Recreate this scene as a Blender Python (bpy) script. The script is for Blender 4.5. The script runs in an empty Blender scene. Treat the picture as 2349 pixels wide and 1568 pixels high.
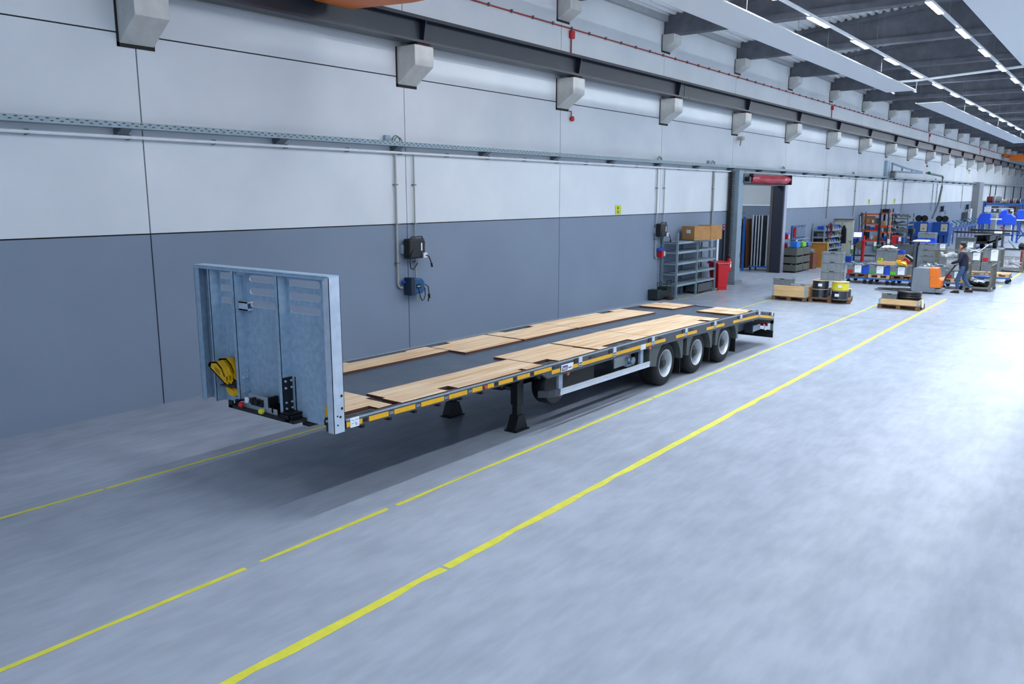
import bpy, math, random
from mathutils import Vector, Matrix, noise as mnoise
random.seed(7)
sc = bpy.context.scene
C = sc.collection
PI = math.pi

# ---------------------------------------------------------------- camera
cam_d = bpy.data.cameras.new('camera')
cam = bpy.data.objects.new('camera', cam_d)
C.objects.link(cam)
F_PX = 1846.5
cam_d.sensor_fit = 'HORIZONTAL'
cam_d.sensor_width = 36.0
cam_d.lens = 36.0 * F_PX / 2349.0
cam_d.clip_end = 500
PITCH, YAW = 0.181, 0.65506
fwd = Vector((math.cos(PITCH) * math.cos(YAW), math.cos(PITCH) * math.sin(YAW), -math.sin(PITCH)))
cam.location = (0, 0, 3.52)
cam.rotation_euler = fwd.to_track_quat('-Z', 'Y').to_euler()
sc.camera = cam

# ---------------------------------------------------------------- world + exposure
w = bpy.data.worlds.new('world')
sc.world = w
w.use_nodes = True
wn = w.node_tree
bg = wn.nodes['Background']
bg.inputs[0].default_value = (0.60, 0.76, 1.02, 1)
bg.inputs[1].default_value = 0.38
sc.view_settings.view_transform = 'Standard'
sc.view_settings.look = 'None'
sc.view_settings.gamma = 1.0
sc.view_settings.use_curve_mapping = False
sc.view_settings.exposure = 1.56
try:
    sc.cycles.use_denoising = True
    sc.cycles.max_bounces = 6
    sc.cycles.diffuse_bounces = 4
    sc.cycles.glossy_bounces = 3
    sc.cycles.use_light_tree = True
    sc.cycles.caustics_reflective = False
    sc.cycles.caustics_refractive = False
    sc.cycles.sample_clamp_indirect = 4.0
except Exception:
    pass
LAMP_STRENGTH = 76.0          # emission of every strip lamp lens
LAMP_COLOR = (0.84, 0.93, 1.03, 1)

# ---------------------------------------------------------------- helpers
def lin(c):
    return c / 12.92 if c <= 0.04045 else ((c + 0.055) / 1.055) ** 2.4
def hexc(s):
    s = s.lstrip('#')
    return tuple(lin(int(s[i:i + 2], 16) / 255) for i in (0, 2, 4)) + (1,)

MATS = {}
def mat(name, color, rough=0.6, metal=0.0, color2=None, scale=3.0, stretch=(1, 1, 1), detail=4,
        lo=0.35, hi=0.7, bump=0.0, emit=0.0, coat=0.0, spec=0.5, rvar=0.0):
    if name in MATS:
        return MATS[name]
    m = bpy.data.materials.new(name)
    m.use_nodes = True
    nt = m.node_tree
    b = nt.nodes['Principled BSDF']
    c = hexc(color) if isinstance(color, str) else color
    b.inputs['Base Color'].default_value = c
    b.inputs['Roughness'].default_value = rough
    b.inputs['Metallic'].default_value = metal
    b.inputs['Specular IOR Level'].default_value = spec
    if coat:
        b.inputs['Coat Weight'].default_value = coat
    if emit:
        b.inputs['Emission Color'].default_value = c
        b.inputs['Emission Strength'].default_value = emit
    tc = nt.nodes.new('ShaderNodeTexCoord')
    mp = nt.nodes.new('ShaderNodeMapping')
    mp.inputs['Scale'].default_value = stretch
    nt.links.new(tc.outputs['Object'], mp.inputs[0])
    nz = nt.nodes.new('ShaderNodeTexNoise')
    nz.inputs['Scale'].default_value = scale
    nz.inputs['Detail'].default_value = detail
    nt.links.new(mp.outputs[0], nz.inputs[0])
    c2 = (hexc(color2) if isinstance(color2, str) else color2) if color2 else tuple(x * 0.9 for x in c[:3]) + (1,)
    rp = nt.nodes.new('ShaderNodeValToRGB')
    rp.color_ramp.elements[0].position = lo
    rp.color_ramp.elements[1].position = hi
    rp.color_ramp.elements[0].color = c2
    rp.color_ramp.elements[1].color = c
    nt.links.new(nz.outputs[0], rp.inputs[0])
    if not emit:
        nt.links.new(rp.outputs[0], b.inputs['Base Color'])
    if rvar:
        mr = nt.nodes.new('ShaderNodeMapRange')
        mr.inputs[1].default_value = 0.3
        mr.inputs[2].default_value = 0.7
        mr.inputs[3].default_value = rough - rvar
        mr.inputs[4].default_value = rough + rvar
        nt.links.new(nz.outputs[0], mr.inputs[0])
        nt.links.new(mr.outputs[0], b.inputs['Roughness'])
    if bump:
        bp = nt.nodes.new('ShaderNodeBump')
        bp.inputs['Strength'].default_value = bump
        bp.inputs['Distance'].default_value = 0.01
        nt.links.new(nz.outputs[0], bp.inputs['Height'])
        nt.links.new(bp.outputs[0], b.inputs['Normal'])
    MATS[name] = m
    return m

class MB:
    """collects shapes and links them as one mesh object"""
    def __init__(s):
        s.v = []; s.f = []; s.m = []
        s.M = None
    def add(s, vs, fs, m=0):
        o = len(s.v)
        if s.M is not None:
            vs = [tuple(s.M @ Vector(p)) for p in vs]
        s.v += [tuple(p) for p in vs]
        s.f += [[o + i for i in f] for f in fs]
        s.m += [m] * len(fs)
        return s
    def box(s, x0, x1, y0, y1, z0, z1, m=0, seg=1):
        vs = []; fs = []
        for i in range(seg + 1):
            x = x0 + (x1 - x0) * i / seg
            vs += [(x, y0, z0), (x, y1, z0), (x, y1, z1), (x, y0, z1)]
        for i in range(seg):
            a = 4 * i; b = a + 4
            for k in range(4):
                k2 = (k + 1) % 4
                fs.append([a + k, b + k, b + k2, a + k2])
        fs.append([0, 1, 2, 3]); e = 4 * seg
        fs.append([e + 3, e + 2, e + 1, e])
        return s.add(vs, fs, m)
    def obox(s, cx, cy, z0, w, d, h, rz=0, m=0, rx=0, ry=0):
        """box centred on cx,cy, base z0, turned by rz"""
        R = Matrix.Rotation(rz, 3, 'Z') @ Matrix.Rotation(ry, 3, 'Y') @ Matrix.Rotation(rx, 3, 'X')
        vs = []
        for dz in (0, h):
            for dx, dy in ((-1, -1), (1, -1), (1, 1), (-1, 1)):
                p = R @ Vector((dx * w / 2, dy * d / 2, dz))
                vs.append((p.x + cx, p.y + cy, p.z + z0))
        return s.add(vs, [[3, 2, 1, 0], [4, 5, 6, 7], [0, 1, 5, 4], [1, 2, 6, 5], [2, 3, 7, 6], [3, 0, 4, 7]], m)
    def prism(s, poly, axis, a0, a1, m=0):
        """poly: 2D points; axis 'x': (y,z), 'y': (x,z), 'z': (x,y)"""
        def p3(p, a):
            return {'x': (a, p[0], p[1]), 'y': (p[0], a, p[1]), 'z': (p[0], p[1], a)}[axis]
        n = len(poly)
        vs = [p3(p, a0) for p in poly] + [p3(p, a1) for p in poly]
        fs = [list(range(n))[::-1], list(range(n, 2 * n))]
        for i in range(n):
            j = (i + 1) % n
            fs.append([i, j, n + j, n + i])
        return s.add(vs, fs, m)
    def tube(s, pts, r, n=8, m=0, closed=False):
        pts = [Vector(p) for p in pts]
        rings = []
        up = Vector((0, 0, 1))
        N = len(pts)
        for i, p in enumerate(pts):
            if closed:
                d = pts[(i + 1) % N] - pts[i - 1]
            else:
                d = pts[min(i + 1, N - 1)] - pts[max(i - 1, 0)]
            d.normalize()
            a = d.cross(up)
            if a.length < 0.05:
                a = d.cross(Vector((1, 0, 0)))
            a.normalize()
            b = d.cross(a)
            rr = r[i] if isinstance(r, (list, tuple)) else r
            rings.append([p + a * math.cos(2 * PI * k / n) * rr + b * math.sin(2 * PI * k / n) * rr for k in range(n)])
        vs = [tuple(q) for rg in rings for q in rg]
        fs = []
        for i in range(N if closed else N - 1):
            for k in range(n):
                k2 = (k + 1) % n
                A = i * n; B = ((i + 1) % N) * n
                fs.append([A + k, A + k2, B + k2, B + k])
        if not closed:
            fs.append(list(range(n))[::-1])
            fs.append([(N - 1) * n + k for k in range(n)])
        return s.add(vs, fs, m)
    def lathe(s, prof, org, axis='z', n=24, m=0, closed=False, cap=True):
        """prof: (radius, distance along axis)"""
        vs = []
        for r, h in prof:
            for k in range(n):
                a = 2 * PI * k / n
                c, t = math.cos(a) * r, math.sin(a) * r
                p = {'x': (h, c, t), 'y': (c, h, t), 'z': (c, t, h)}[axis]
                vs.append((p[0] + org[0], p[1] + org[1], p[2] + org[2]))
        fs = []
        L = len(prof)
        for i in range(L if closed else L - 1):
            for k in range(n):
                k2 = (k + 1) % n
                j = (i + 1) % L
                fs.append([i * n + k, i * n + k2, j * n + k2, j * n + k])
        if not closed:
            if cap and prof[0][0] > 1e-4: fs.append(list(range(n))[::-1])
            if cap and prof[-1][0] > 1e-4: fs.append([(L - 1) * n + k for k in range(n)])
        return s.add(vs, fs, m)
    def cyl(s, org, r, h, axis='z', n=16, m=0):
        return s.lathe([(r, 0), (r, h)], org, axis, n, m)
    def build(s, name, mats, parent=None, org=(0, 0, 0), fn=None, smooth=False, bevel=0.0, recalc=True):
        vs = s.v
        if fn: vs = [fn(p) for p in vs]
        if org != (0, 0, 0):
            vs = [(p[0] - org[0], p[1] - org[1], p[2] - org[2]) for p in vs]
        me = bpy.data.meshes.new(name)
        me.from_pydata(vs, [], s.f)
        if not isinstance(mats, (list, tuple)): mats = [mats]
        for mm in mats: me.materials.append(mm)
        if len(mats) > 1: me.polygons.foreach_set('material_index', s.m)
        if recalc:
            import bmesh
            bm = bmesh.new(); bm.from_mesh(me)
            bmesh.ops.recalc_face_normals(bm, faces=bm.faces)
            bm.to_mesh(me); bm.free()
        if smooth:
            me.polygons.foreach_set('use_smooth', [True] * len(me.polygons))
            me.set_sharp_from_angle(angle=math.radians(40))
        me.update()
        o = bpy.data.objects.new(name, me)
        C.objects.link(o)
        if parent is not None:
            o.parent = parent
        if bevel:
            bv = o.modifiers.new('bevel', 'BEVEL')
            bv.width = bevel; bv.segments = 2; bv.limit_method = 'ANGLE'
        return o

def tag(o, label, cat, group=None, kind=None):
    o['label'] = label; o['category'] = cat
    if group: o['group'] = group
    if kind: o['kind'] = kind
    return o
def structure(o, label=None):
    o['kind'] = 'structure'
    if label: o['label'] = label
    return o
def thing(name, label, cat, loc=(0, 0, 0), rz=0, group=None):
    o = bpy.data.objects.new(name, None)
    o.empty_display_size = 0.2
    C.objects.link(o)
    o.location = loc; o.rotation_euler = (0, 0, rz)
    return tag(o, label, cat, group)
def dup(root, loc, rz, label, group=None):
    kids = {}
    for ob in root.children_recursive:
        kids.setdefault(ob.parent.name, []).append(ob)
    def cp(o, par):
        c = o.copy(); C.objects.link(c); c.parent = par
        for k in kids.get(o.name, []): cp(k, c)
        return c
    r = cp(root, None)
    r.location = loc; r.rotation_euler = (0, 0, rz)
    r['label'] = label
    if group: r['group'] = group
    return r
ORD = ['first', 'second', 'third', 'fourth', 'fifth', 'sixth', 'seventh', 'eighth', 'ninth', 'tenth', 'eleventh', 'twelfth',
       'thirteenth', 'fourteenth', 'fifteenth', 'sixteenth', 'seventeenth', 'eighteenth', 'nineteenth', 'twentieth',
       'twenty-first', 'twenty-second', 'twenty-third', 'twenty-fourth', 'twenty-fifth', 'twenty-sixth', 'twenty-seventh', 'twenty-eighth', 'twenty-ninth', 'thirtieth']
def text(body, size, loc, rot, m, parent, name='lettering', depth=0.001, bold=0.0, shear=0.0, sx=1.0):
    cu = bpy.data.curves.new(name, 'FONT')
    cu.body = body; cu.size = size; cu.extrude = depth; cu.offset = bold; cu.shear = shear
    cu.resolution_u = 3
    cu.materials.append(m)
    tmp = bpy.data.objects.new(name, cu)
    me = bpy.data.meshes.new_from_object(tmp)
    bpy.data.objects.remove(tmp)
    o = bpy.data.objects.new(name, me)
    C.objects.link(o)
    o.parent = parent
    o.location = loc; o.rotation_euler = rot; o.scale = (sx, 1, 1)
    return o

# ---------------------------------------------------------------- materials
M_wall = mat('wall_light', '#dfe3e6', 0.75, color2='#d3d8dc', scale=0.6)
M_wallg = mat('wall_grey', '#808d9f', 0.7, color2='#7a8799', scale=0.5)
M_gap = mat('joint_dark', '#2a2826', 0.9)
M_conc = mat('concrete_cast', '#cfcfca', 0.8, color2='#c2c2bd', scale=5, bump=0.1)
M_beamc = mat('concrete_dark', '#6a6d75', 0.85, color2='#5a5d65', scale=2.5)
M_deck = mat('roof_sheet', '#eceef0', 0.5, color2='#dfe2e5', scale=1.0)
M_bluesteel = mat('crane_rail_paint', '#1a2230', 0.45, color2='#171e2a', scale=2)
M_galv = mat('galvanised', '#a2b3c3', 0.42, metal=0.2, color2='#8c9dae', scale=14, lo=0.3, hi=0.7, rvar=0.08)
M_galvh = mat('headboard_galv', '#a6bfd4', 0.42, metal=0.2, color2='#8fa9bf', scale=14, lo=0.3, hi=0.7, rvar=0.08)
M_galvd = mat('galvanised_dull', '#77817f', 0.5, metal=0.4, color2='#656f6f', scale=6)
M_white = mat('white_paint', '#e8ebee', 0.5)
M_whitep = mat('white_panel', '#e4e8ec', 0.55, color2='#dde2e7', scale=1)
M_black = mat('black_plastic', '#0b0c10', 0.45)
M_blackm = mat('black_steel', '#111317', 0.45, color2='#0d0f12')
M_red = mat('red_paint', '#c01420', 0.4)
M_redp = mat('red_plastic', '#d01a26', 0.4)
M_redd = mat('red_conduit', '#a5281f', 0.5)
M_orange = mat('orange_paint', '#ea7818', 0.45, color2='#e07014')
M_blue = mat('blue_paint', '#1d5fae', 0.45)
M_blueb = mat('blue_bright', '#1450d8', 0.45)
M_bluep = mat('blue_plastic', '#1c55c8', 0.4)
M_greenp = mat('green_plastic', '#2f9a58', 0.5)
M_yellow = mat('yellow_reflex', '#f2b705', 0.4, color2='#e6aa05', scale=20)
M_yellp = mat('yellow_plastic', '#e9b810', 0.45, color2='#dca90c')
M_grayc = mat('grey_crate', '#7d8488', 0.6, color2='#727a7e', scale=8)
M_grayd = mat('grey_paint_dark', '#4c5358', 0.5)
M_carton = mat('cardboard', '#b98a56', 0.8, color2='#ab7c4a', scale=4)
M_paper = mat('paper', '#f2f4f6', 0.7)
M_rubber = mat('rubber', '#0f1114', 0.75, color2='#15181c', scale=8)
M_wood = mat('pallet_wood', '#8a6b4c', 0.8, color2='#6d5138', scale=3, stretch=(1, 6, 6))
M_woodl = mat('pine_boards', '#dcb785', 0.7, color2='#cfa56f', scale=2, stretch=(1, 8, 8))
M_woodd = mat('brown_board', '#6f4326', 0.8)
M_osb = mat('osb', '#c98a3c', 0.8, color2='#b37630', scale=18)
M_alu = mat('aluminium', '#dfe5ea', 0.35, metal=0.5, color2='#d3dae0', scale=3)
M_lineY = mat('line_yellow', '#dfdc4c', 0.5, color2='#d2cd3e', scale=8)
M_lamp = mat('lamp_lens', LAMP_COLOR, emit=LAMP_STRENGTH)

# floor: polished concrete with cloudy stains, worn gloss
def make_floor_mat():
    m = bpy.data.materials.new('polished_concrete')
    m.use_nodes = True
    nt = m.node_tree; b = nt.nodes['Principled BSDF']
    tc = nt.nodes.new('ShaderNodeTexCoord')
    def nz(scale, det, st=(1, 1, 1), dist=0.0):
        mp = nt.nodes.new('ShaderNodeMapping'); mp.inputs['Scale'].default_value = st
        nt.links.new(tc.outputs['Object'], mp.inputs[0])
        n = nt.nodes.new('ShaderNodeTexNoise')
        n.inputs['Scale'].default_value = scale; n.inputs['Detail'].default_value = det
        n.inputs['Distortion'].default_value = dist
        nt.links.new(mp.outputs[0], n.inputs[0]); return n
    def ramp(n, p0, c0, p1, c1):
        r = nt.nodes.new('ShaderNodeValToRGB')
        r.color_ramp.elements[0].position = p0; r.color_ramp.elements[0].color = c0
        r.color_ramp.elements[1].position = p1; r.color_ramp.elements[1].color = c1
        nt.links.new(n.outputs[0], r.inputs[0]); return r
    def mix(a, bb, fac, mode='MULTIPLY'):
        x = nt.nodes.new('ShaderNodeMix'); x.data_type = 'RGBA'; x.blend_type = mode
        x.inputs[0].default_value = fac
        nt.links.new(a, x.inputs[6]); nt.links.new(bb, x.inputs[7]); return x.outputs[2]
    def soft(n, c0, c1):
        r = nt.nodes.new('ShaderNodeValToRGB'); r.color_ramp.interpolation = 'EASE'
        r.color_ramp.elements[0].position = 0.12; r.color_ramp.elements[0].color = c0
        r.color_ramp.elements[1].position = 0.88; r.color_ramp.elements[1].color = c1
        nt.links.new(n.outputs[0], r.inputs[0]); return r
    big = soft(nz(0.3, 4), hexc('#a3abb7'), hexc('#b4bcc9'))
    mid = soft(nz(1.6, 6, (1, 1.8, 1)), hexc('#e0e1e2'), (1, 1, 1, 1))
    fine = soft(nz(7, 4, (0.35, 1.5, 1)), hexc('#ebebeb'), (1, 1, 1, 1))
    c = mix(big.outputs[0], mid.outputs[0], 0.8)
    c = mix(c, fine.outputs[0], 0.7)
    nt.links.new(c, b.inputs['Base Color'])
    b.inputs['Roughness'].default_value = 0.25
    b.inputs['IOR'].default_value = 1.10
    bn = nz(2.2, 5, (1, 0.7, 1))
    bp = nt.nodes.new('ShaderNodeBump'); bp.inputs['Strength'].default_value = 0.08; bp.inputs['Distance'].default_value = 0.012
    nt.links.new(bn.outputs[0], bp.inputs['Height']); nt.links.new(bp.outputs[0], b.inputs['Normal'])
    return m
M_floor = make_floor_mat()
# ================================================================ THE HALL
W = 12.88                     # y of the long wall's face
XEND = 165.0
o = MB().box(-14, XEND, -16, W + 9, -0.2, 0).build('floor', M_floor)
structure(o, 'polished grey concrete floor of the hall')

# floor joints
jm = mat('joint_filler', '#6f7274', 0.8)
b = MB()
for x in (24.55, 30.95):
    b.box(x - 0.012, x + 0.012, -16, W, 0.0, 0.0015)
structure(b.build('trim_1', jm), 'thin joints sawn across the concrete floor')

def worn_line(x0, x1, y0, wd, gaps, label, wob=0.0, seed=1):
    rnd = random.Random(seed)
    b = MB()
    x = x0
    vs = []; fs = []
    segs = []
    cur = x0
    for g0, g1 in gaps + [(x1, x1)]:
        segs.append((cur, g0)); cur = g1
    for a, e in segs:
        n = max(1, int((e - a) / 0.35))
        pts = []
        for i in range(n + 1):
            t = a + (e - a) * i / n
            dl = rnd.uniform(-1, 1) * wd * 0.06; dr = rnd.uniform(-1, 1) * wd * 0.06
            if rnd.random() < 0.08: dl += wd * 0.25
            pts.append((t, y0 - wd / 2 + dl, y0 + wd / 2 + dr))
        for i in range(n):
            (ta, la, ra), (tb, lb, rb) = pts[i], pts[i + 1]
            b.add([(ta, la, 0.002), (tb, lb, 0.002), (tb, rb, 0.002), (ta, ra, 0.002)], [[0, 1, 2, 3]])
    o = b.build('floor_marking', M_lineY, recalc=False)
    return tag(o, label, 'floor line')
worn_line(-6, 27.0, 9.60, 0.055, [(4.35, 4.38)], 'thin yellow floor line nearest the long wall, running under the trailer', seed=2)
worn_line(-6, 27.95, 6.41, 0.062, [(4.15, 4.32), (6.02, 6.16), (12.4, 12.44)], 'thin yellow floor line just beside the trailer wheels', seed=3)
worn_line(-6, 30.8, 4.90, 0.105, [(5.30, 5.34)], 'wide bright yellow floor line in the foreground, farthest from the trailer', seed=4)
worn_line(36.0, 60.0, 3.96, 0.10, [(36.8, 37.6)], 'yellow floor line far right beside the mesh cages', seed=5)
worn_line(25.0, 28.9, 12.08, 0.05, [(25.9, 26.2), (27.1, 27.4)], 'broken yellow floor line in front of the grey steel shelves', seed=6)

# ---- long wall made of cast panels with open joints; opening for the roller door
JX = [-11.1, -5.1, 0.93, 6.98] + [12.93 + 6.02 * k for k in range(14)]
DX0, DX1, DZ = 31.75, 36.65, 3.92
ZS = [0.0, 2.88, 6.0, 9.2]
g = 0.011
b = MB()
PD = (29.62, 30.5, 2.2)      # side door opening
def panel(x0, x1, z0, z1, m):
    b.box(x0, x1, W, W + 0.2, z0, z1, m)
XCL = JX[-1]
for i in range(len(JX) - 1):
    x0, x1 = JX[i] + g, JX[i + 1] - g
    for k in range(3):
        z0 = ZS[k] + (g if k else 0); z1 = ZS[k + 1] - (g if k < 2 else 0)
        m = 1 if k == 0 else 0
        if k < 2 and x0 < DX1 and x1 > DX0:
            zt = DZ
            if x0 < DX0:
                if k == 0 and x0 < PD[0] < x1:
                    panel(x0, PD[0], z0, z1, m); panel(PD[1], min(x1, DX0), z0, z1, m); panel(PD[0], PD[1], PD[2], z1, m)
                else:
                    panel(x0, min(x1, DX0), z0, z1, m)
            if x1 > DX1: panel(max(x0, DX1), x1, z0, z1, m)
            if z1 > DZ: panel(max(x0, DX0), min(x1, DX1), DZ, z1, m)
        elif k == 0 and x0 < PD[0] < x1:
            panel(x0, PD[0], z0, z1, m); panel(PD[0], PD[1], PD[2], z1, m)
            panel(PD[1], x1, z0, z1, m)
        else:
            panel(x0, x1, z0, z1, m)
# dark backing visible through the joints
b.box(JX[0], DX0 - 0.02 - 2.3, W + 0.03, W + 0.19, 0, 9.2, 2)
b.box(DX0 - 1.15, DX0 - 0.02, W + 0.03, W + 0.19, 0, 9.2, 2)
b.box(DX1 + 0.02, XCL, W + 0.03, W + 0.19, 0, 9.2, 2)
b.box(DX0 - 2.32, DX1 + 0.02, W + 0.03, W + 0.19, 4.0, 9.2, 2)
structure(b.build('wall_left', [M_wall, M_wallg, M_gap]), 'long hall wall of cast panels, grey below and near-white above')
# far stretch: ribbed sheet cladding
b = MB()
n = int((XEND - XCL) / 0.5)
for i in range(n):
    x = XCL + i * 0.5
    b.box(x, x + 0.34, W - 0.0, W + 0.1, 2.9, 9.2, 0)
    b.box(x + 0.34, x + 0.5, W + 0.06, W + 0.12, 2.9, 9.2, 0)
b.box(XCL, XEND, W, W + 0.1, 0, 2.9, 1)
structure(b.build('wall_far_left', [M_wall, M_wallg]), 'ribbed pale sheet cladding on the far stretch of the long wall')

# room behind the roller door
b = MB()
b.box(28.9, 29.1, W + 0.2, W + 8.8, 0, 6, 1)
b.box(46.0, 46.2, W + 0.2, W + 8.8, 0, 2.9, 1)
b.box(46.0, 46.2, W + 0.2, W + 8.8, 2.93, 6, 0)
b.box(28.9, 46.2, W + 8.8, W + 9.0, 0, 2.9, 1)
b.box(28.9, 46.2, W + 8.8, W + 9.0, 2.93, 6, 0)
structure(b.build('wall_back_room', [M_wall, M_wallg]), 'walls of the side room seen through the roller door')
structure(MB().box(28.9, 46.2, W + 0.2, W + 9, 6, 6.2).build('ceiling_back_room', M_wall), 'ceiling of the side room')

# ---- roof: sloping trapezoidal sheet
RS = 0.09
def roofz(y): return 9.17 + (W - y) * RS
b = MB()
prof = []
y = W + 0.1
YR = -3.4
while y > YR:
    for dy, dz in ((0, 0), (0.05, 0.09), (0.13, 0.09), (0.18, 0)):
        prof.append((y - dy, roofz(y - dy) + dz))
    y -= 0.25
vs = []; fs = []
xs = [-14, XEND]
for X in xs:
    vs += [(X, p[0], p[1]) for p in prof]
n = len(prof)
for i in range(n - 1): fs.append([i, i + 1, n + i + 1, n + i])
b.add(vs, fs)
# the other slope of the roof
vs = []; prof2 = []
y = YR
while y > -16:
    for dy, dz in ((0, 0), (0.05, 0.09), (0.13, 0.09), (0.18, 0)):
        prof2.append((y - dy, 2 * roofz(YR) - roofz(y - dy) + dz))
    y -= 0.25
for X in xs:
    vs += [(X, p[0], p[1]) for p in prof2]
n = len(prof2)
fs = [[i, i + 1, n + i + 1, n + i] for i in range(n - 1)]
b.add(vs, fs)
structure(b.build('ceiling', M_deck, recalc=False), 'trapezoidal metal roof sheeting')
# edge angle along the top of the wall
structure(MB().box(-14, XEND, W - 0.16, W - 0.02, 9.02, 9.2).build('trim_2', mat('edge_angle', '#a9adb0', 0.6)), 'pale edge trim where roof meets wall')

# ---- roof beams and corbels
def corbel(name, x, zt, zf, zb, dep, wd, m, label, cat, group, gapw):
    o = thing(name, label, cat, (x, W, zb), 0, group)
    prof = [(W, zt), (W - dep, zt), (W - dep, zf), (W, zb)]
    MB().prism([(p[0], p[1]) for p in prof], 'x', x - wd / 2, x + wd / 2).build('bracket_body', m, o, (x, W, zb), bevel=0.012)
    q = MB()
    q.box(x - wd / 2 - 0.035, x - wd / 2, W - 0.012, W, zb - 0.05, zt)
    q.box(x - wd / 2 - 0.035, x + wd / 2 + 0.01, W - 0.012, W, zb - 0.05, zb + 0.02)
    q.box(x + wd / 2, x + wd / 2 + 0.01, W - 0.012, W, zb - 0.05, zt)
    q.build('joint_gap', M_gap, o, (x, W, zb))
    return o
NC = 26
for k in range(NC):
    x = 7.0 + 6.02 * k
    if x > 158: break
    corbel('rail_corbel', x, 6.61, 6.20, 5.84, 0.54, 0.57, M_conc,
           'pale concrete corbel carrying the crane rail, %s from the left' % ORD[k], 'corbel', 'concrete corbels under the crane rail', 0.05)
k = 0
for i in range(2, NC):
    x = 7.0 + 6.02 * i
    if x > 158: break
    corbel('roof_corbel', x, 8.62, 8.36, 8.13, 0.42, 0.57, M_conc,
           'small upper corbel holding a roof beam end, %s from the left' % ORD[k], 'corbel', 'upper corbels under the roof beams', 0.05)
    # tapering concrete I-beam
    bb = MB()
    y1 = W - 0.06; y0 = YR
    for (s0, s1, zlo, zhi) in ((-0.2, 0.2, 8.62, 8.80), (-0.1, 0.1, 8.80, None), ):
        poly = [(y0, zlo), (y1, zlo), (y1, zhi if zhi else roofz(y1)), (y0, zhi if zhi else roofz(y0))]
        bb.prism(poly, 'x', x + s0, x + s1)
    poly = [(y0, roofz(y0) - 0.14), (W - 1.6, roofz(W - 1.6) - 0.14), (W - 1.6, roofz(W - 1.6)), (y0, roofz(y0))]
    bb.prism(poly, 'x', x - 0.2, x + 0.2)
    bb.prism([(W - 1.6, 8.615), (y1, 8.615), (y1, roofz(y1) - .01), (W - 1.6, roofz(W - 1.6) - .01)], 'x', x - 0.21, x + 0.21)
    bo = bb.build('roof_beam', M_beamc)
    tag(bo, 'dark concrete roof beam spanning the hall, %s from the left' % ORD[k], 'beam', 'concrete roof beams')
    k += 1

# ---- crane rail girder
t = thing('crane_rail_girder', 'long dark blue steel I-beam crane rail running the length of the wall', 'crane rail', (7, 12.45, 6.65))
b = MB()
for x0, x1 in ((-14, 25.62), (25.65, 55.7), (55.73, XEND)):
    b.box(x0, x1, 12.28, 12.62, 6.65, 6.70); b.box(x0, x1, 12.445, 12.465, 6.70, 7.11); b.box(x0, x1, 12.26, 12.64, 7.11, 7.16)
    b.box(x0, x1, 12.40, 12.5, 7.16, 7.22)
b.build('girder_beam', M_bluesteel, t, (7, 12.45, 6.65))
for k in range(NC):
    x = 7.0 + 6.02 * k
    if x > 158: break
    q = MB()
    q.prism([(12.28, 7.11), (12.36, 6.70), (12.45, 6.70), (12.45, 7.11)], 'x', x + 0.0, x + 0.02)
    q.build('stiffener', M_bluesteel, t, (7, 12.45, 6.65))
    q = MB().box(x - 0.18, x + 0.18, 12.36, 12.56, 6.61, 6.65).build('bearing_plate', mat('rust_plate', '#5a2a22', 0.7), t, (7, 12.45, 6.65))

# ---- orange overhead cranes
def crane(x0, x1, label, y_end, zb=6.9, slope=0.25, L=26):
    t = thing('overhead_crane', label, 'crane', ((x0 + x1) / 2, 12.2, zb), 0)
    og = ((x0 + x1) / 2, 12.2, zb)
    poly = [(y_end, zb), (y_end + 0.0, zb + 0.6), (y_end - L, zb + 0.6), (y_end - L, zb - 0.1), (y_end - 1.6, zb - 0.1)]
    MB().prism(poly, 'x', x0, x1).build('main_girder', M_orange, t, og)
    MB().box(x0 - 0.7, x1 + 0.7, 12.2, 12.6, zb + 0.36, zb + 0.7).build('end_carriage', M_orange, t, og)
    for x in (x0 - 0.4, x1 + 0.4):
        MB().cyl((x, 12.38, zb + 0.41), 0.1, 0.12, 'y').build('wheel', M_blackm, t, og)
    return t
crane(9.95, 10.8, 'orange overhead crane girder cut by the top edge of the photo', 12.1, zb=6.93)
crane(107.5, 108.6, 'orange overhead crane girder far down the hall', 12.1, zb=7.3)

# ---- red fire alarm conduit with clips and sounders
t = thing('alarm_conduit', 'long thin red conduit clipped along the upper wall', 'conduit', (7, W, 7.95))
def condz(x): return 8.0 + min(1, max(0, (x - 15) / 60.0)) * 0.0
q = MB(); q.tube([(x, W - 0.03, 7.98) for x in (-14, 10, 40, 80, 120, XEND)], 0.018, 6)
q.build('pipe', M_redd, t, (7, W, 7.95))
q = MB()
for i in range(150): q.box(-13 + i * 0.9, -12.96 + i * 0.9, W - 0.055, W - 0.001, 7.95, 8.03)
o = q.build('clip', M_galvd, t, (7, W, 7.95)); o['kind'] = 'stuff'
for k, x in enumerate((19.4, 43.3, 67.4, 91.5)):
    t = thing('alarm_box', 'red alarm box on the upper wall conduit, %s from the left' % ORD[k], 'alarm', (x, W, 7.8), 0, 'red alarm boxes on the upper wall')
    og = (x, W, 7.8)
    MB().box(x - 0.09, x + 0.09, W - 0.1, W, 7.72, 7.93).build('housing', M_red, t, og, bevel=0.02)
    MB().tube([(x, W - 0.03, 7.72), (x, W - 0.03, 7.0)], 0.02, 6).build('conduit', M_redd, t, og)
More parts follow.
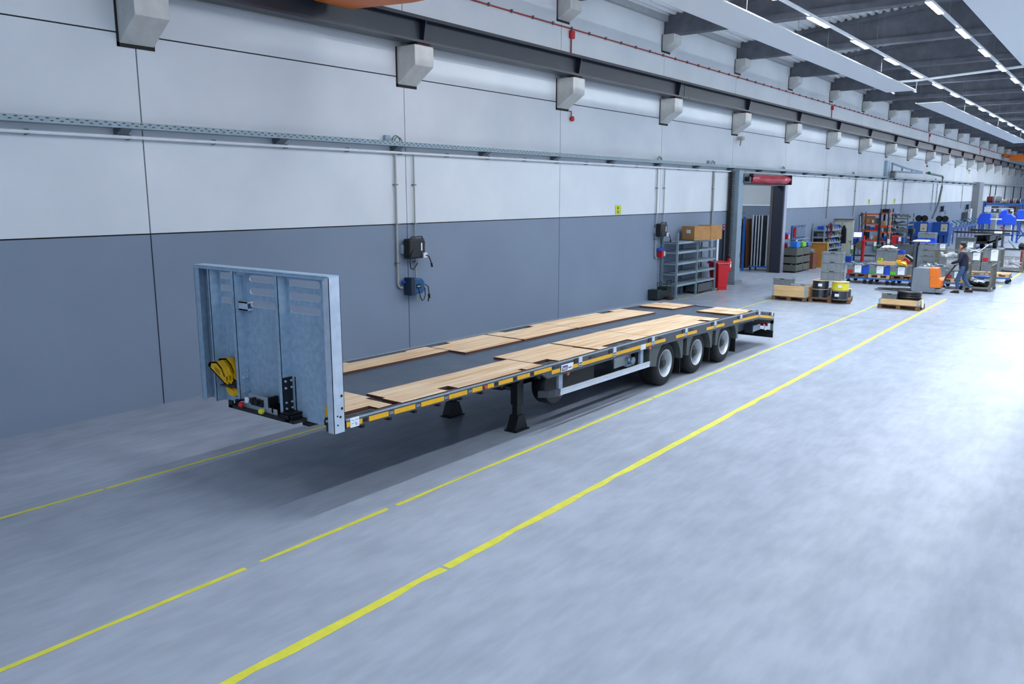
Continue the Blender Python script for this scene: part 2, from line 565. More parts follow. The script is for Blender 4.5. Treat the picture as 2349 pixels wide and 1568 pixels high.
for k, x in enumerate((19.45, 67.4)):
    t = thing('sounder', 'small round red sounder hanging below a corbel, %s from the left' % ORD[k], 'alarm', (x, W, 5.6), 0, 'red sounders under the crane rail')
    og = (x, W, 5.6)
    MB().lathe([(0.05, 0), (0.07, -0.05), (0.07, -0.09), (0.04, -0.11)], (x, W - 0.0, 5.6), 'y', 14).build('housing', M_red, t, og, smooth=True)
    MB().tube([(x, W - 0.03, 5.66), (x, W - 0.03, 5.8), (x - 0.1, W - 0.03, 5.8)], 0.015, 6).build('cable', M_redd, t, og)

# ---- suspended lamps: rows of strip lights
def lamp_row(y, z, x0, n, tagname, hang=1):
    t = thing('lamp_track', 'thin white track carrying the %s row of strip lamps' % tagname, 'lamp track', (x0, y, z), 0)
    MB().box(x0 - 3.4, x0 + n * 3.985, y - 0.035, y + 0.035, z + 0.0, z + 0.07).build('rail', M_white, t, (x0, y, z))
    for k in range(n):
        if k % 2 == 0 and k < 24 and y > 2:
            x = x0 + k * 3.985 + 1.9
            MB().tube([(x, y, z + 0.07), (x, y, roofz(y) if y > YR else 2 * roofz(YR) - roofz(y))], 0.006, 4).build('hanger_wire', M_galvd, t, (x0, y, z))
    for k in range(n):
        x = x0 + k * 3.985
        l = thing('strip_lamp', 'lit white strip lamp in the %s row, %s from the left' % (tagname, ORD[k] if k < 30 else 'one far along'), 'lamp', (x, y, z), 0, 'strip lamps of the %s row' % tagname)
        MB().box(x - 0.78, x + 0.78, y - 0.075, y + 0.075, z - 0.04, z).build('housing', M_white, l, (x, y, z))
        MB().prism([(y - 0.07, z - 0.041), (y + 0.07, z - 0.041), (y + 0.05, z - 0.055), (y - 0.05, z - 0.055)], 'x', x - 0.76, x + 0.76).build('lens', M_lamp, l, (x, y, z))
for k, (x, y) in enumerate(((34.0, 15.5), (41.5, 19.0))):  # unseen lamps added to brighten the dark side room
    l = thing('added_room_lamp', 'added strip lamp brightening the side room, %s from the left' % ORD[k], 'lamp', (x, y, 5.9), 0, 'added strip lamps of the side room')
    MB().box(-0.8, 0.8, -0.08, 0.08, 0, 0.1).build('housing', M_white, l)
    MB().box(-0.78, 0.78, -0.07, 0.07, -0.03, -0.001).build('lens', M_lamp, l)
lamp_row(7.2, 8.0, 10.635, 26, 'wall-side')
lamp_row(4.45, 8.0, 6.65, 27, 'middle')
for yy, nm in ((0.6, 'third'), ):
    lamp_row(yy, 8.0, -1.32, 22, nm)  # row outside the view, added to light the foreground floor

# ---- radiant ceiling panels
def radiant(x0, x1, y0, y1, z, label):
    t = thing('radiant_panel', label, 'ceiling panel', (x0, (y0 + y1) / 2, z), 0, 'long white radiant panels under the roof')
    og = (x0, (y0 + y1) / 2, z)
    MB().box(x0, x1, y0, y1, z, z + 0.02).build('panel_sheet', M_rad, t, og)
    q = MB(); q.box(x0, x1, y0 - 0.012, y0 - 0.001, z + 0.004, z + 0.035); q.box(x0, x1, y1 + 0.001, y1 + 0.012, z + 0.004, z + 0.06)
    q.build('side_profile', mat('panel_edge', '#6f757c', 0.6), t, og)
    x = x0 + 0.4; k = 0
    while x < x1 and k < 12:
        for y in (y0 + 0.1, y1 - 0.1):
            MB().tube([(x, y, z + 0.05), (x, y, roofz(y))], 0.005, 4).build('hanger_wire', M_galvd, t, og)
        x += 6.0; k += 1
    return t, og
M_rad = bpy.data.materials.new('perforated_white')
M_rad.use_nodes = True
nt = M_rad.node_tree; bs = nt.nodes['Principled BSDF']
tc = nt.nodes.new('ShaderNodeTexCoord'); wv = nt.nodes.new('ShaderNodeTexWave'); wv.bands_direction = 'Y'
wv.inputs['Scale'].default_value = 8.0; wv.inputs['Distortion'].default_value = 0.0
nt.links.new(tc.outputs['Object'], wv.inputs[0])
rp = nt.nodes.new('ShaderNodeValToRGB'); rp.color_ramp.elements[0].position = 0.0; rp.color_ramp.elements[0].color = hexc('#e6eaee')
rp.color_ramp.elements[1].position = 0.5; rp.color_ramp.elements[1].color = hexc('#f6f8fa')
nt.links.new(wv.outputs[0], rp.inputs[0]); nt.links.new(rp.outputs[0], bs.inputs['Base Color'])
bs.inputs['Roughness'].default_value = 0.6
t, og = radiant(12.0, 35.4, 7.38, 8.44, 7.5, 'nearest long white radiant panel hanging along the wall side')
q = MB()
for y in (7.5, 8.3):
    q.tube([(35.35, y, 7.54), (35.9, y, 7.5), (36.0, y, 7.5), (36.0, y, 7.95)], 0.035, 8)
q.tube([(36.0, 8.3, 7.95), (36.0, 7.5, 7.95), (36.0, 4.0, 8.15), (36.0, -3.0, 8.3)], 0.045, 8)
q.build('supply_pipe', M_white, t, og, smooth=True)
radiant(40.4, 76.0, 7.34, 8.4, 7.5, 'far long white radiant panel beyond the gap, wall side')
radiant(14.0, 60, 2.3, 3.38, 7.5, 'wide white radiant panel at the top right corner')

# ================================================================ THE TRAILER
M_tsteel = mat('trailer_steel', '#3d434b', 0.45, color2='#343a42', scale=3)
M_tside = mat('trailer_side', '#474c52', 0.5, color2='#41464c', scale=4)
M_chassis = mat('trailer_chassis', '#08090b', 0.6)
M_tplate = mat('deck_steel', '#414f61', 0.4, color2='#3a4757', scale=1.6, rvar=0.08)
# pine deck boards: boards run along x
def make_boards():
    m = bpy.data.materials.new('deck_pine'); m.use_nodes = True
    nt = m.node_tree; b = nt.nodes['Principled BSDF']
    tc = nt.nodes.new('ShaderNodeTexCoord')
    geo = nt.nodes.new('ShaderNodeNewGeometry')
    def nz(sc_, st, det=5, src=None):
        mp = nt.nodes.new('ShaderNodeMapping'); mp.inputs['Scale'].default_value = st
        nt.links.new(geo.outputs['Position'], mp.inputs[0])
        n = nt.nodes.new('ShaderNodeTexNoise'); n.inputs['Scale'].default_value = sc_; n.inputs['Detail'].default_value = det
        nt.links.new(mp.outputs[0], n.inputs[0]); return n
    def ramp(n, stops):
        r = nt.nodes.new('ShaderNodeValToRGB')
        e = r.color_ramp.elements
        e[0].position = stops[0][0]; e[0].color = stops[0][1]; e[1].position = stops[1][0]; e[1].color = stops[1][1]
        for p, c in stops[2:]:
            x = e.new(p); x.color = c
        nt.links.new(n if isinstance(n, bpy.types.NodeSocket) else n.outputs[0], r.inputs[0]); return r.outputs[0]
    def mix(a, bb, f):
        x = nt.nodes.new('ShaderNodeMix'); x.data_type = 'RGBA'; x.blend_type = 'MULTIPLY'; x.inputs[0].default_value = f
        nt.links.new(a, x.inputs[6]); nt.links.new(bb, x.inputs[7]); return x.outputs[2]
    wide = ramp(nz(1.0, (0.5, 7, 1)), [(0.3, hexc('#c9a070')), (0.68, hexc('#dccbae'))])
    grain = ramp(nz(1.0, (1.2, 42, 1)), [(0.36, hexc('#c79a70')), (0.5, (1, 1, 1, 1))])
    # board joints every 0.16 m across
    sep = nt.nodes.new('ShaderNodeSeparateXYZ'); nt.links.new(geo.outputs['Position'], sep.inputs[0])
    mm = nt.nodes.new('ShaderNodeMath'); mm.operation = 'MODULO'; mm.inputs[1].default_value = 0.165
    nt.links.new(sep.outputs[1], mm.inputs[0])
    jt = ramp(mm.outputs[0], [(0.0, hexc('#8a6540')), (0.012, (1, 1, 1, 1))])
    # knots
    mp = nt.nodes.new('ShaderNodeMapping'); mp.inputs['Scale'].default_value = (2.2, 6, 1)
    nt.links.new(geo.outputs['Position'], mp.inputs[0])
    vo = nt.nodes.new('ShaderNodeTexVoronoi'); vo.inputs['Scale'].default_value = 1.0
    nt.links.new(mp.outputs[0], vo.inputs[0])
    kn = ramp(vo.outputs['Distance'], [(0.03, hexc('#9a6a45')), (0.085, (1, 1, 1, 1))])
    c = mix(wide, grain, 0.55); c = mix(c, jt, 0.8); c = mix(c, kn, 0.8)
    nt.links.new(c, b.inputs['Base Color']); b.inputs['Roughness'].default_value = 0.6
    return m
M_pine = make_boards()
M_pineedge = mat('pine_edge', '#5a3320', 0.8)

T0 = (5.45, 7.88, 0.0)
trailer = thing('flatbed_trailer', 'long three-axle flatbed semi-trailer with galvanised headboard and pine deck boards', 'trailer', T0)
ZT = [(5.3, 1.104), (5.6, 1.10), (8.2, 1.066), (10.3, 1.05), (12.7, 1.033), (14.04, 1.011), (15.4, 0.981), (16.74, 0.95), (17.8, 0.918), (18.86, 0.755)]
def zt(x):
    if x <= ZT[0][0]: return ZT[0][1]
    for (a, za), (b_, zb) in zip(ZT, ZT[1:]):
        if x <= b_: return za + (zb - za) * (x - a) / (b_ - a)
    return ZT[-1][1]
def deckfn(p): return (p[0], p[1], p[2] + zt(p[0]))
def P(mb, name, m, parent=None, deck=True, **k):
    return mb.build(name, m, parent or trailer, T0, deckfn if deck else None, **k)
def xb(mb, x0, x1, y0, y1, z0, z1, m=0):
    """box cut at the stations of the deck profile so that it follows it"""
    st = [x0] + [a for a, _ in ZT if x0 < a < x1] + [x1]
    for a, c in zip(st, st[1:]):
        mb.box(a, c, y0, y1, z0, z1, m)
    return mb
YN, YF = 6.60, 9.15
for side, (ya, yb, yc) in (('near', (YN, YN + 0.055, YN + 0.11)), ('far', (YF, YF - 0.055, YF - 0.11))):
    y0, y1 = min(ya, yb), max(ya, yb); yi0, yi1 = min(yb, yc), max(yb, yc)
    q = MB()
    xb(q, 5.62, 9.45, y0, y1, -0.10, 0.0); xb(q, 9.45, 18.78, y0, y1, -0.19, 0.0)
    q.prism([(9.30, -0.10), (9.45, -0.10), (9.45, -0.19)], 'y', y0, y1)
    # top lip in paler galvanised metal
    ylip0, ylip1 = (ya - 0.004, ya + 0.012) if side == 'near' else (ya - 0.012, ya + 0.004)
    xb(q, 5.62, 18.78, ylip0, ylip1, -0.008, 0.008, 1)
    xb(q, 5.62, 18.78, yi0, yi1, -0.055, -0.005, 0)
    P(q, 'side_rail', [M_tside, M_galv])
# steel deck centre and cross plates
q = MB()
xb(q, 5.62, 17.85, 7.20, 8.60, -0.06, -0.028)
xb(q, 17.85, 18.80, 6.66, 9.09, -0.03, -0.005)
P(q, 'deck_plate', M_tplate)
q = MB()
for ys in ((6.66, 7.25), (8.5, 9.09)):
    xb(q, 5.62, 17.85, ys[0], ys[1], -0.06, -0.034)
P(q, 'outer_plate', M_tsteel)
# plates with lashing pockets beside the rails
def pocket_plate(x0, x1, near=True):
    ya, yb = (6.655, 6.79) if near else (8.96, 9.095)
    q = MB(); xb(q, x0, x1, ya, yb, -0.034, -0.006)
    n = 2 if x1 - x0 > 0.4 else 1
    for i in range(n):
        cx = x0 + (x1 - x0) * (i + 0.6) / (n + 0.2)
        q.box(cx - 0.09, cx + 0.09, ya + 0.03, yb - 0.04, -0.006, -0.004, 1)
    P(q, 'pocket_plate', [M_tsteel, M_black])
for x0, x1 in ((5.66, 6.16), (9.50, 9.82), (11.33, 12.13)): pocket_plate(x0, x1)
for x0, x1 in ((8.75, 9.7), (11.45, 12.1)): pocket_plate(x0, x1, False)
# pine panels: polygons (x, y) on deck
def pine(poly):
    st = [a for a, _ in ZT]
    q = MB()
    xs = sorted(set([p[0] for p in poly] + [a for a in st if min(p[0] for p in poly) < a < max(p[0] for p in poly)]))
    # slice the rectilinear polygon into columns
    for a, c in zip(xs, xs[1:]):
        xm = (a + c) / 2
        ys = []
        n = len(poly)
        for i in range(n):
            (xa, ya), (xc, yc) = poly[i], poly[(i + 1) % n]
            if min(xa, xc) < xm < max(xa, xc): ys.append(ya + (yc - ya) * (xm - xa) / (xc - xa))
        ys.sort()
        for i in range(0, len(ys) - 1, 2):
            vs = [(a, ys[i], -0.03), (c, ys[i], -0.03), (c, ys[i + 1], -0.03), (a, ys[i + 1], -0.03),
                  (a, ys[i], 0.006), (c, ys[i], 0.006), (c, ys[i + 1], 0.006), (a, ys[i + 1], 0.006)]
            q.add(vs, [[4, 5, 6, 7]], 0)
            sides = [[0, 1, 5, 4], [2, 3, 7, 6]]
            q.add(vs, sides, 1); q.add(vs, [[0, 4, 7, 3], [1, 2, 6, 5]], 1)
    return P(q, 'deck_board_panel', [M_pine, M_pineedge], recalc=False)
YI, YO = 7.63, 6.675
def mir(poly): return [(x, 2 * 7.88 - y) for x, y in poly]
near = [
    [(5.62, YI), (6.50, YI), (6.42, YO + .03), (6.20, YO + .03), (6.20, 6.87), (5.62, 6.87)],
    [(6.60, 7.35), (9.44, 7.35), (9.44, YO), (9.03, YO), (9.03, 6.77), (8.93, 6.77), (8.93, YO), (7.56, YO), (7.56, 6.86), (7.36, 6.86), (7.36, YO), (6.55, YO)],
    [(9.47, YI), (10.96, YI), (10.93, YO), (9.85, YO), (9.85, 6.9), (9.47, 6.9)],
    [(11.03, YI), (12.70, YI), (12.70, YO), (12.17, YO), (12.17, 6.82), (11.30, 6.82), (11.30, YO), (11.03, YO)],
    [(12.715, YI), (15.83, YI), (15.83, YO), (15.36, YO), (15.36, 6.9), (15.16, 6.9), (15.16, YO), (12.715, YO)],
    [(16.70, YI - .02), (17.20, YI - .02), (17.20, YO), (16.70, YO)],
    [(17.24, YI - .02), (17.97, YI - .02), (17.97, 6.84), (17.75, 6.84), (17.75, 6.75), (17.45, 6.75), (17.45, YO), (17.24, YO)],
]
for p in near: pine(p)
far = [
    [(5.62, 8.53), (9.44, 8.53), (9.44, 9.08 - .03), (8.95, 9.05), (8.95, 8.98), (7.75, 8.98), (7.75, 9.08), (5.62, 9.08)],
    [(9.47, 8.20), (10.96, 8.20), (10.98, 9.07), (9.95, 9.07), (9.95, 8.95), (9.47, 8.95)],
    [(11.03, 8.20), (12.70, 8.20), (12.70, 9.07), (12.3, 9.07), (12.3, 8.92), (11.4, 8.92), (11.4, 9.07), (11.03, 9.07)],
    [(12.715, 8.18), (15.83, 8.18), (15.83, 9.07), (15.3, 9.07), (15.3, 8.9), (14.8, 8.9), (14.8, 9.07), (12.715, 9.07)],
    [(16.70, 8.18), (17.20, 8.18), (17.20, 9.07), (16.70, 9.07)],
    [(17.24, 8.18), (17.97, 8.18), (17.97, 8.95), (17.6, 8.95), (17.6, 9.07), (17.24, 9.07)],
]
for p in far: pine(p)

# outer side fittings on near rail
ys = YN - 0.006
def band(x0, x1, z0, z1):
    q = MB(); xb(q, x0, x1, ys, YN - 0.001, z0, z1); P(q, 'reflective_band', M_yellow)
for x0, x1 in ((5.555 + .07, 5.63), (5.80, 5.85), (5.95, 6.25), (6.345, 6.69), (6.79, 7.195), (7.29, 7.64), (7.742, 7.944), (8.055, 8.188), (8.289, 8.607), (8.705, 9.004), (9.107, 9.545)):
    band(x0, x1, -0.080, -0.024)
band(5.63, 5.68, -0.080, -0.024)
for x0, x1 in ((9.55, 9.77), (10.10, 10.26), (10.368, 11.30), (11.405, 12.245), (12.435, 12.67), (12.75, 13.19), (13.62, 13.99), (14.09, 14.53), (14.98, 15.33), (15.43, 15.87), (16.33, 16.70), (16.80, 17.77), (17.88, 18.62), (18.72, 18.80)):
    band(x0, x1, -0.143, -0.085)
for x in (6.30, 6.74, 7.24, 7.70):
    P(xb(MB(), x - 0.035, x + 0.035, ys, YN - 0.001, -0.068, -0.035), 'lashing_slot', mat('slot_grey', '#7c848c', 0.5))
q = MB()
for x in (5.90, 8.24, 8.655, 9.055): xb(q, x - 0.03, x + 0.03, ys, YN - 0.001, -0.07, -0.03)
for x in (9.60, 10.62, 11.62, 12.55, 12.95, 14.25, 15.6, 16.98, 18.08): q.box(x - 0.04, x + 0.04, ys, YN - 0.001, -0.066 + 0, -0.036)
for x in (9.71, 10.73, 11.72, 13.05, 14.35, 15.7, 17.08, 18.18): q.box(x - 0.01, x + 0.01, ys, YN - 0.001, -0.066, -0.044)
P(q, 'pocket_hole', M_black)
# white strap holders with dark recess beside
for i, x in enumerate((10.315, 11.355, 12.70, 14.04, 15.385, 16.75, 17.83, 18.67)):
    s = MB()
    s.box(x - 0.047, x + 0.047, ys - 0.01, YN, -0.145, 0.004)
    so = P(s, 'strap_holder', M_alu)
    s = MB(); s.box(x - 0.04, x + 0.04, ys - 0.013, ys - 0.009, -0.098, -0.082); s.box(x - 0.04, x + 0.04, ys - 0.013, ys - 0.009, -0.134, -0.12)
    P(s, 'slot', M_black, so)
    s = MB(); s.box(x - 0.17, x - 0.065, ys - 0.004, YN, -0.075, -0.002)
    P(s, 'hook_recess', M_black, so)
# white info plate + label + amber lamps
q = MB(); xb(q, 12.25, 12.43, ys - 0.004, YN, -0.175, -0.085); P(q, 'white_plate', M_white)
lb = MB(); lb.add([(9.775, ys - 0.005, -0.150), (10.085, ys - 0.005, -0.150), (10.125, ys - 0.005, -0.045), (9.80, ys - 0.005, -0.045)], [[0, 1, 2, 3]])
lb.box(9.80, 10.09, ys - 0.004, YN, -0.148, -0.047)
lo_ = P(lb, 'logo_sticker', M_paper)
lb = MB(); lb.add([(9.80, ys - 0.008, -0.137), (9.925, ys - 0.008, -0.137), (9.945, ys - 0.008, -0.062), (9.825, ys - 0.008, -0.062)], [[0, 1, 2, 3]])
P(lb, 'blue_field', mat('logo_blue', '#3a3f8f', 0.5), lo_, recalc=False)
lb = MB(); lb.add([(9.925, ys - 0.009, -0.137), (9.945, ys - 0.009, -0.137), (9.965, ys - 0.009, -0.062), (9.945, ys - 0.009, -0.062)], [[0, 1, 2, 3]])
P(lb, 'red_slash', M_red, lo_, recalc=False)
zb_ = zt(9.9)
text('MAX', 0.062, (9.815 - T0[0], ys - 0.010 - T0[1], zb_ - 0.127), (PI / 2, 0, 0), M_white, lo_, 'lettering', bold=0.0015, shear=0.2, sx=0.86)
text('TRAILER', 0.03, (9.965 - T0[0], ys - 0.010 - T0[1], zb_ - 0.118), (PI / 2, 0, 0), mat('logo_dark', '#2b4a78', 0.5), lo_, 'lettering', sx=0.9)
q = MB(); xb(q, 5.675, 5.80, ys - 0.004, YN, -0.095, 0.012)
pap = P(q, 'paper_label', M_paper)
q = MB()
for i, (x, z, l) in enumerate(((5.69, -0.01, .02), (5.715, -0.02, .015), (5.745, -0.012, .045), (5.69, -0.05, .03), (5.74, -0.055, .035), (5.745, -0.068, .03), (5.74, -0.042, .02))):
    q.box(x, x + l, ys - 0.006, ys - 0.004, z - 0.006, z)
P(q, 'print', mat('print_blue', '#2a86c8', 0.6), pap)
def marker(x, y, z, m, r=0.03, deck=True, sy=1.0):
    q = MB().lathe([(r, 0), (r * 0.9, -0.02), (0.0001, -0.028)], (x, y, z), 'y', 14)
    P(q, 'marker_lamp', m, deck=deck, smooth=True)
M_amber = mat('amber_lens', '#d4551c', 0.3)
marker(8.0, ys, -0.052, M_amber, 0.026); marker(10.03, 6.64, 0.84, M_amber, 0.035, False)
marker(12.62, 6.62, 0.845 - 0.0, M_amber, 0.035, False); marker(15.36, 6.66, 0.74, M_amber, 0.035, False)
marker(17.72, 6.70, 0.72, M_amber, 0.035, False); marker(18.80, 6.62, 0.62, M_red, 0.03, False)
text('SKW', 0.03, (7.05 - T0[0], ys - 0.003 - T0[1], zt(7.05) - 0.06), (PI / 2, 0, 0), M_gap, trailer, 'lettering') if False else None

# chassis: two main beams, cross members, gooseneck
for y in (7.40, 8.36):
    q = MB()
    xb(q, 9.3, 18.4, y - 0.06, y + 0.06, -0.45, -0.42); xb(q, 9.3, 18.4, y - 0.006, y + 0.006, -0.42, -0.06)
    q.prism([(8.4, -0.22), (9.3, -0.45), (9.3, -0.06), (8.4, -0.06)], 'y', y - 0.03, y + 0.03)
    xb(q, 5.7, 8.4, y - 0.06, y + 0.06, -0.22, -0.06)
    P(q, 'main_beam', M_chassis)
q = MB()
x = 5.9
while x < 18.4:
    q.box(x, x + 0.04, 6.66, 9.09, -0.16, -0.06); x += 0.42
P(q, 'cross_members', M_chassis)
# storage box and spare wheel shapes between the landing legs and wheels
P(MB().box(10.35, 11.4, 7.0, 7.34, 0.42, 0.80), 'tool_box', M_black, deck=False, bevel=0.02)
for y in (7.05,):
    P(MB().lathe([(0.0001, 0), (0.30, 0), (0.32, 0.03), (0.32, 0.22), (0.30, 0.25), (0.0001, 0.25)], (10.1, 6.9, 0.62), 'y', 24), 'air_tank', M_black, deck=False, smooth=True)
# brake valve panel
q = MB(); q.box(11.72, 12.28, 6.80, 6.815, 0.60, 0.86)
vp_ = P(q, 'valve_panel', mat('valve_panel_paint', '#b9c0c2', 0.5), deck=False)
q = MB(); q.cyl((12.24, 6.72, 0.66), 0.07, 0.08, 'y', 14); q.cyl((12.12, 6.74, 0.70), 0.035, 0.06, 'y'); q.box(12.05, 12.3, 6.74, 6.8, 0.58, 0.61)
P(q, 'brake_valve', M_galv, vp_, deck=False)
P(MB().cyl((12.13, 6.75, 0.80), 0.028, 0.05, 'y'), 'red_knob', M_red, vp_, deck=False)
P(MB().cyl((12.22, 6.76, 0.79), 0.022, 0.04, 'y'), 'black_knob', M_black, vp_, deck=False)
# side underrun guard
q = MB()
def ug(z): return z
pts = [(9.80, 0.540, 0.630), (12.63, 0.500, 0.597)]
for (zl0, zh0, yy, mi) in ((0.0, 1.0, 6.60, 0),):
    q.add([(9.80, 6.61, 0.540), (12.63, 6.61, 0.500), (12.63, 6.61, 0.597), (9.80, 6.61, 0.632), (9.80, 6.64, 0.540), (12.63, 6.64, 0.500), (12.63, 6.64, 0.597), (9.80, 6.64, 0.632)],
          [[0, 1, 2, 3], [7, 6, 5, 4], [0, 4, 5, 1], [2, 6, 7, 3], [1, 5, 6, 2], [0, 3, 7, 4]])
for f0 in (0.1, 0.62, 0.88):      # raised ribs
    a0 = 0.540 + 0.092 * f0; b0 = 0.500 + 0.097 * f0
    q.add([(9.80, 6.60, a0), (12.63, 6.60, b0), (12.63, 6.60, b0 + 0.012), (9.80, 6.60, a0 + 0.012), (9.80, 6.61, a0 - .004), (12.63, 6.61, b0 - .004), (12.63, 6.61, b0 + 0.016), (9.80, 6.61, a0 + 0.016)],
          [[0, 1, 2, 3], [0, 4, 5, 1], [2, 6, 7, 3], [1, 5, 6, 2], [0, 3, 7, 4]])
gd = P(q, 'underrun_guard', M_alu, deck=False)
for x in (9.81, 12.35):
    P(MB().box(x, x + 0.10, 6.645, 6.69, 0.52, zt(x) - 0.19), 'post', M_galv, gd, deck=False)
q = MB()
q.prism([(9.80, 6.61), (9.80, 6.66), (9.62, 6.70), (9.52, 6.80), (9.47, 6.79), (9.56, 6.66), (9.66, 6.61)], 'z', 0.545, 0.645)
P(q, 'end_cap', mat('cap_grey', '#3b424b', 0.5), gd, deck=False)
# other side guard
P(MB().box(9.8, 12.63, 9.10, 9.14, 0.52, 0.62), 'underrun_guard', M_alu, deck=False)

# wheels --------------------------------------------------------------
def tyre_prof(R, wd):
    return [(0.25, 0.02), (0.29, 0.0), (0.36, 0.004), (R - 0.03, 0.02), (R, 0.06), (R, 0.10), (R - 0.008, 0.104), (R - 0.008, 0.112), (R, 0.116), (R, 0.18), (R - 0.008, 0.184), (R - 0.008, 0.192), (R, 0.196),
            (R, 0.26), (R - 0.008, 0.264), (R - 0.008, 0.272), (R, 0.276), (R, wd - 0.06), (R - 0.03, wd - 0.02), (0.29, wd), (0.25, wd - 0.02)]
RW = 0.425
def wheel(x, y, near):
    s = 1 if near else -1
    prof = [(r, s * h) for r, h in tyre_prof(RW, 0.38)]
    org = (x, y, RW)
    t = MB().lathe(prof, org, 'y', 48, closed=True)
    tw = P(t, 'wheel', M_rubber, deck=False, smooth=True)
    rim = [(0.258, 0.012), (0.262, 0.0), (0.250, 0.0), (0.240, 0.02), (0.228, 0.06), (0.215, 0.15), (0.205, 0.17)]
    rm = MB().lathe([(r, s * h) for r, h in rim], org, 'y', 40, cap=False)
    rp_ = P(rm, 'rim', mat('rim_silver', '#cfd6dc', 0.35, metal=0.35), tw, deck=False, smooth=True)
    P(MB().lathe([(0.207, s * 0.165), (0.19, s * 0.145), (0.14, s * 0.13), (0.12, s * 0.10), (0.0001, s * 0.10)], org, 'y', 40, cap=False), 'wheel_disc', mat('disc_grey', '#7d8791', 0.45, metal=0.3), tw, deck=False, smooth=True)
    q = MB()
    for k in range(10):
        a = 2 * PI * k / 10 + 0.2
        q.lathe([(0.014, s * 0.14), (0.014, s * 0.10), (0.007, s * 0.09)], (x + math.cos(a) * 0.150, y, RW + math.sin(a) * 0.150), 'y', 6)
    P(q, 'wheel_nuts', M_galv, rp_, deck=False) if False else P(q, 'nut_ring', M_galv, tw, deck=False)
    q = MB()
    for k in range(10):
        a = 2 * PI * (k + 0.5) / 10 + 0.2
        q.lathe([(0.017, s * 0.14), (0.0001, s * 0.136)], (x + math.cos(a) * 0.18, y, RW + math.sin(a) * 0.18), 'y', 10)
    P(q, 'vent_holes', M_black, tw, deck=False)
    q = MB().lathe([(0.115, s * 0.12), (0.11, s * 0.06), (0.08, s * 0.035), (0.065, s * 0.02), (0.0001, s * 0.02)], org, 'y', 20, cap=False)
    P(q, 'hub', M_blackm, tw, deck=False, smooth=True)
WX = (13.41, 14.76, 16.11)
for x in WX:
    wheel(x, 6.69, True); wheel(x, 9.07, False)
    P(MB().tube([(x, 7.05, RW), (x, 8.7, RW)], 0.07, 12), 'axle', M_chassis, deck=False)
    # fender with arch, near and far
    for y0, y1 in ((6.625, 6.66),):
        R1 = 0.50; cz = RW
        q = MB()
        n = 18
        arc = [(x + R1 * math.cos(PI * k / n), cz + 0.02 + R1 * 0.92 * math.sin(PI * k / n)) for k in range(n + 1)]   # right to left
        xl, xr = (12.64 if x == WX[0] else x - 0.60), x + 0.58
        top = lambda xx: zt(xx) - 0.185
        # two-sided strip polygons between arch and outline
        for a, c in zip(arc, arc[1:]):
            q.add([(a[0], y0, a[1]), (c[0], y0, c[1]), (c[0], y0, max(c[1] + 0.002, top(c[0]))), (a[0], y0, max(a[1] + 0.002, top(a[0]))),
                   (a[0], y0 + 0.36, a[1]), (c[0], y0 + 0.36, c[1])],
                  [[0, 1, 2, 3], [0, 4, 5, 1]])
        q.add([(arc[0][0], y0, 0.46), (xr, y0, 0.44), (xr, y0, top(xr)), (arc[0][0], y0, top(xr)), (arc[0][0], y0 + 0.3, 0.46), (xr, y0 + 0.3, 0.44)], [[0, 1, 2, 3], [0, 1, 5, 4]])
        zl = 0.50 if x == WX[0] else 0.46
        q.add([(xl, y0, zl), (arc[-1][0], y0, 0.46), (arc[-1][0], y0, top(xl)), (xl, y0, top(xl)), (xl, y0 + 0.3, zl), (xl, y0 + 0.3, top(xl))], [[0, 1, 2, 3], [0, 3, 5, 4]])
        f = P(q, 'fender', mat('fender_grey', '#4a5152', 0.55), deck=False, recalc=False)
        P(MB().box(x + 0.50, x + 0.515, 6.64, 7.05, 0.15, 0.62), 'mud_flap', M_black, f, deck=False)
    q = MB()
    n = 14
    arc = [(x + 0.5 * math.cos(PI * k / n), RW + 0.02 + 0.46 * math.sin(PI * k / n)) for k in range(n + 1)]
    for a, c in zip(arc, arc[1:]):
        q.add([(a[0], 8.75, a[1]), (c[0], 8.75, c[1]), (c[0], 9.12, c[1]), (a[0], 9.12, a[1])], [[0, 1, 2, 3]])
    P(q, 'fender', M_black, deck=False, recalc=False)
# dark inner side wall behind the fenders
P(MB().box(12.66, 16.6, 7.30, 7.33, 0.40, 0.82), 'axle_shroud', M_chassis, deck=False)

# landing legs ---------------------------------------------------------
for y in (7.14, 8.45):
    q = MB()
    q.box(9.34, 9.50, y - 0.065, y + 0.065, 0.40, 0.99); q.box(9.36, 9.48, y - 0.05, y + 0.05, 0.18, 0.40)
    lg = P(q, 'landing_leg', M_blackm, deck=False, bevel=0.008)
    q = MB()
    q.prism([(9.27, 0.02), (9.57, 0.02), (9.57, 0.05), (9.49, 0.24), (9.35, 0.24), (9.27, 0.05)], 'y', y - 0.08, y + 0.08)
    q.box(9.25, 9.59, y - 0.11, y + 0.11, 0.0, 0.02)
    P(q, 'foot', M_blackm, lg, deck=False)
    P(MB().tube([(9.40, y, 0.75), (8.55, y + 0.35 if y < 8 else y - 0.35, 0.90)], 0.018, 6), 'brace', M_galvd, lg, deck=False)
    P(MB().box(9.505, 9.51, y - 0.03, y + 0.03, 0.62, 0.74), 'sticker', M_paper, lg, deck=False)
P(MB().box(9.39, 9.45, 7.2, 8.4, 0.60, 0.66), 'leg_crossbar', M_galvd, deck=False)
P(MB().tube([(9.42, 7.2, 0.62), (9.42, 8.4, 0.88)], 0.02, 6), 'crossbar_brace', M_blackm, deck=False)
q = MB(); q.box(9.75 - .12, 9.82 - .12, 6.9, 7.0, 0.78, 0.95); q.box(9.85 - .12, 9.90 - .12, 6.9, 7.0, 0.80, 0.95)
P(q, 'bracket', M_blackm, deck=False)

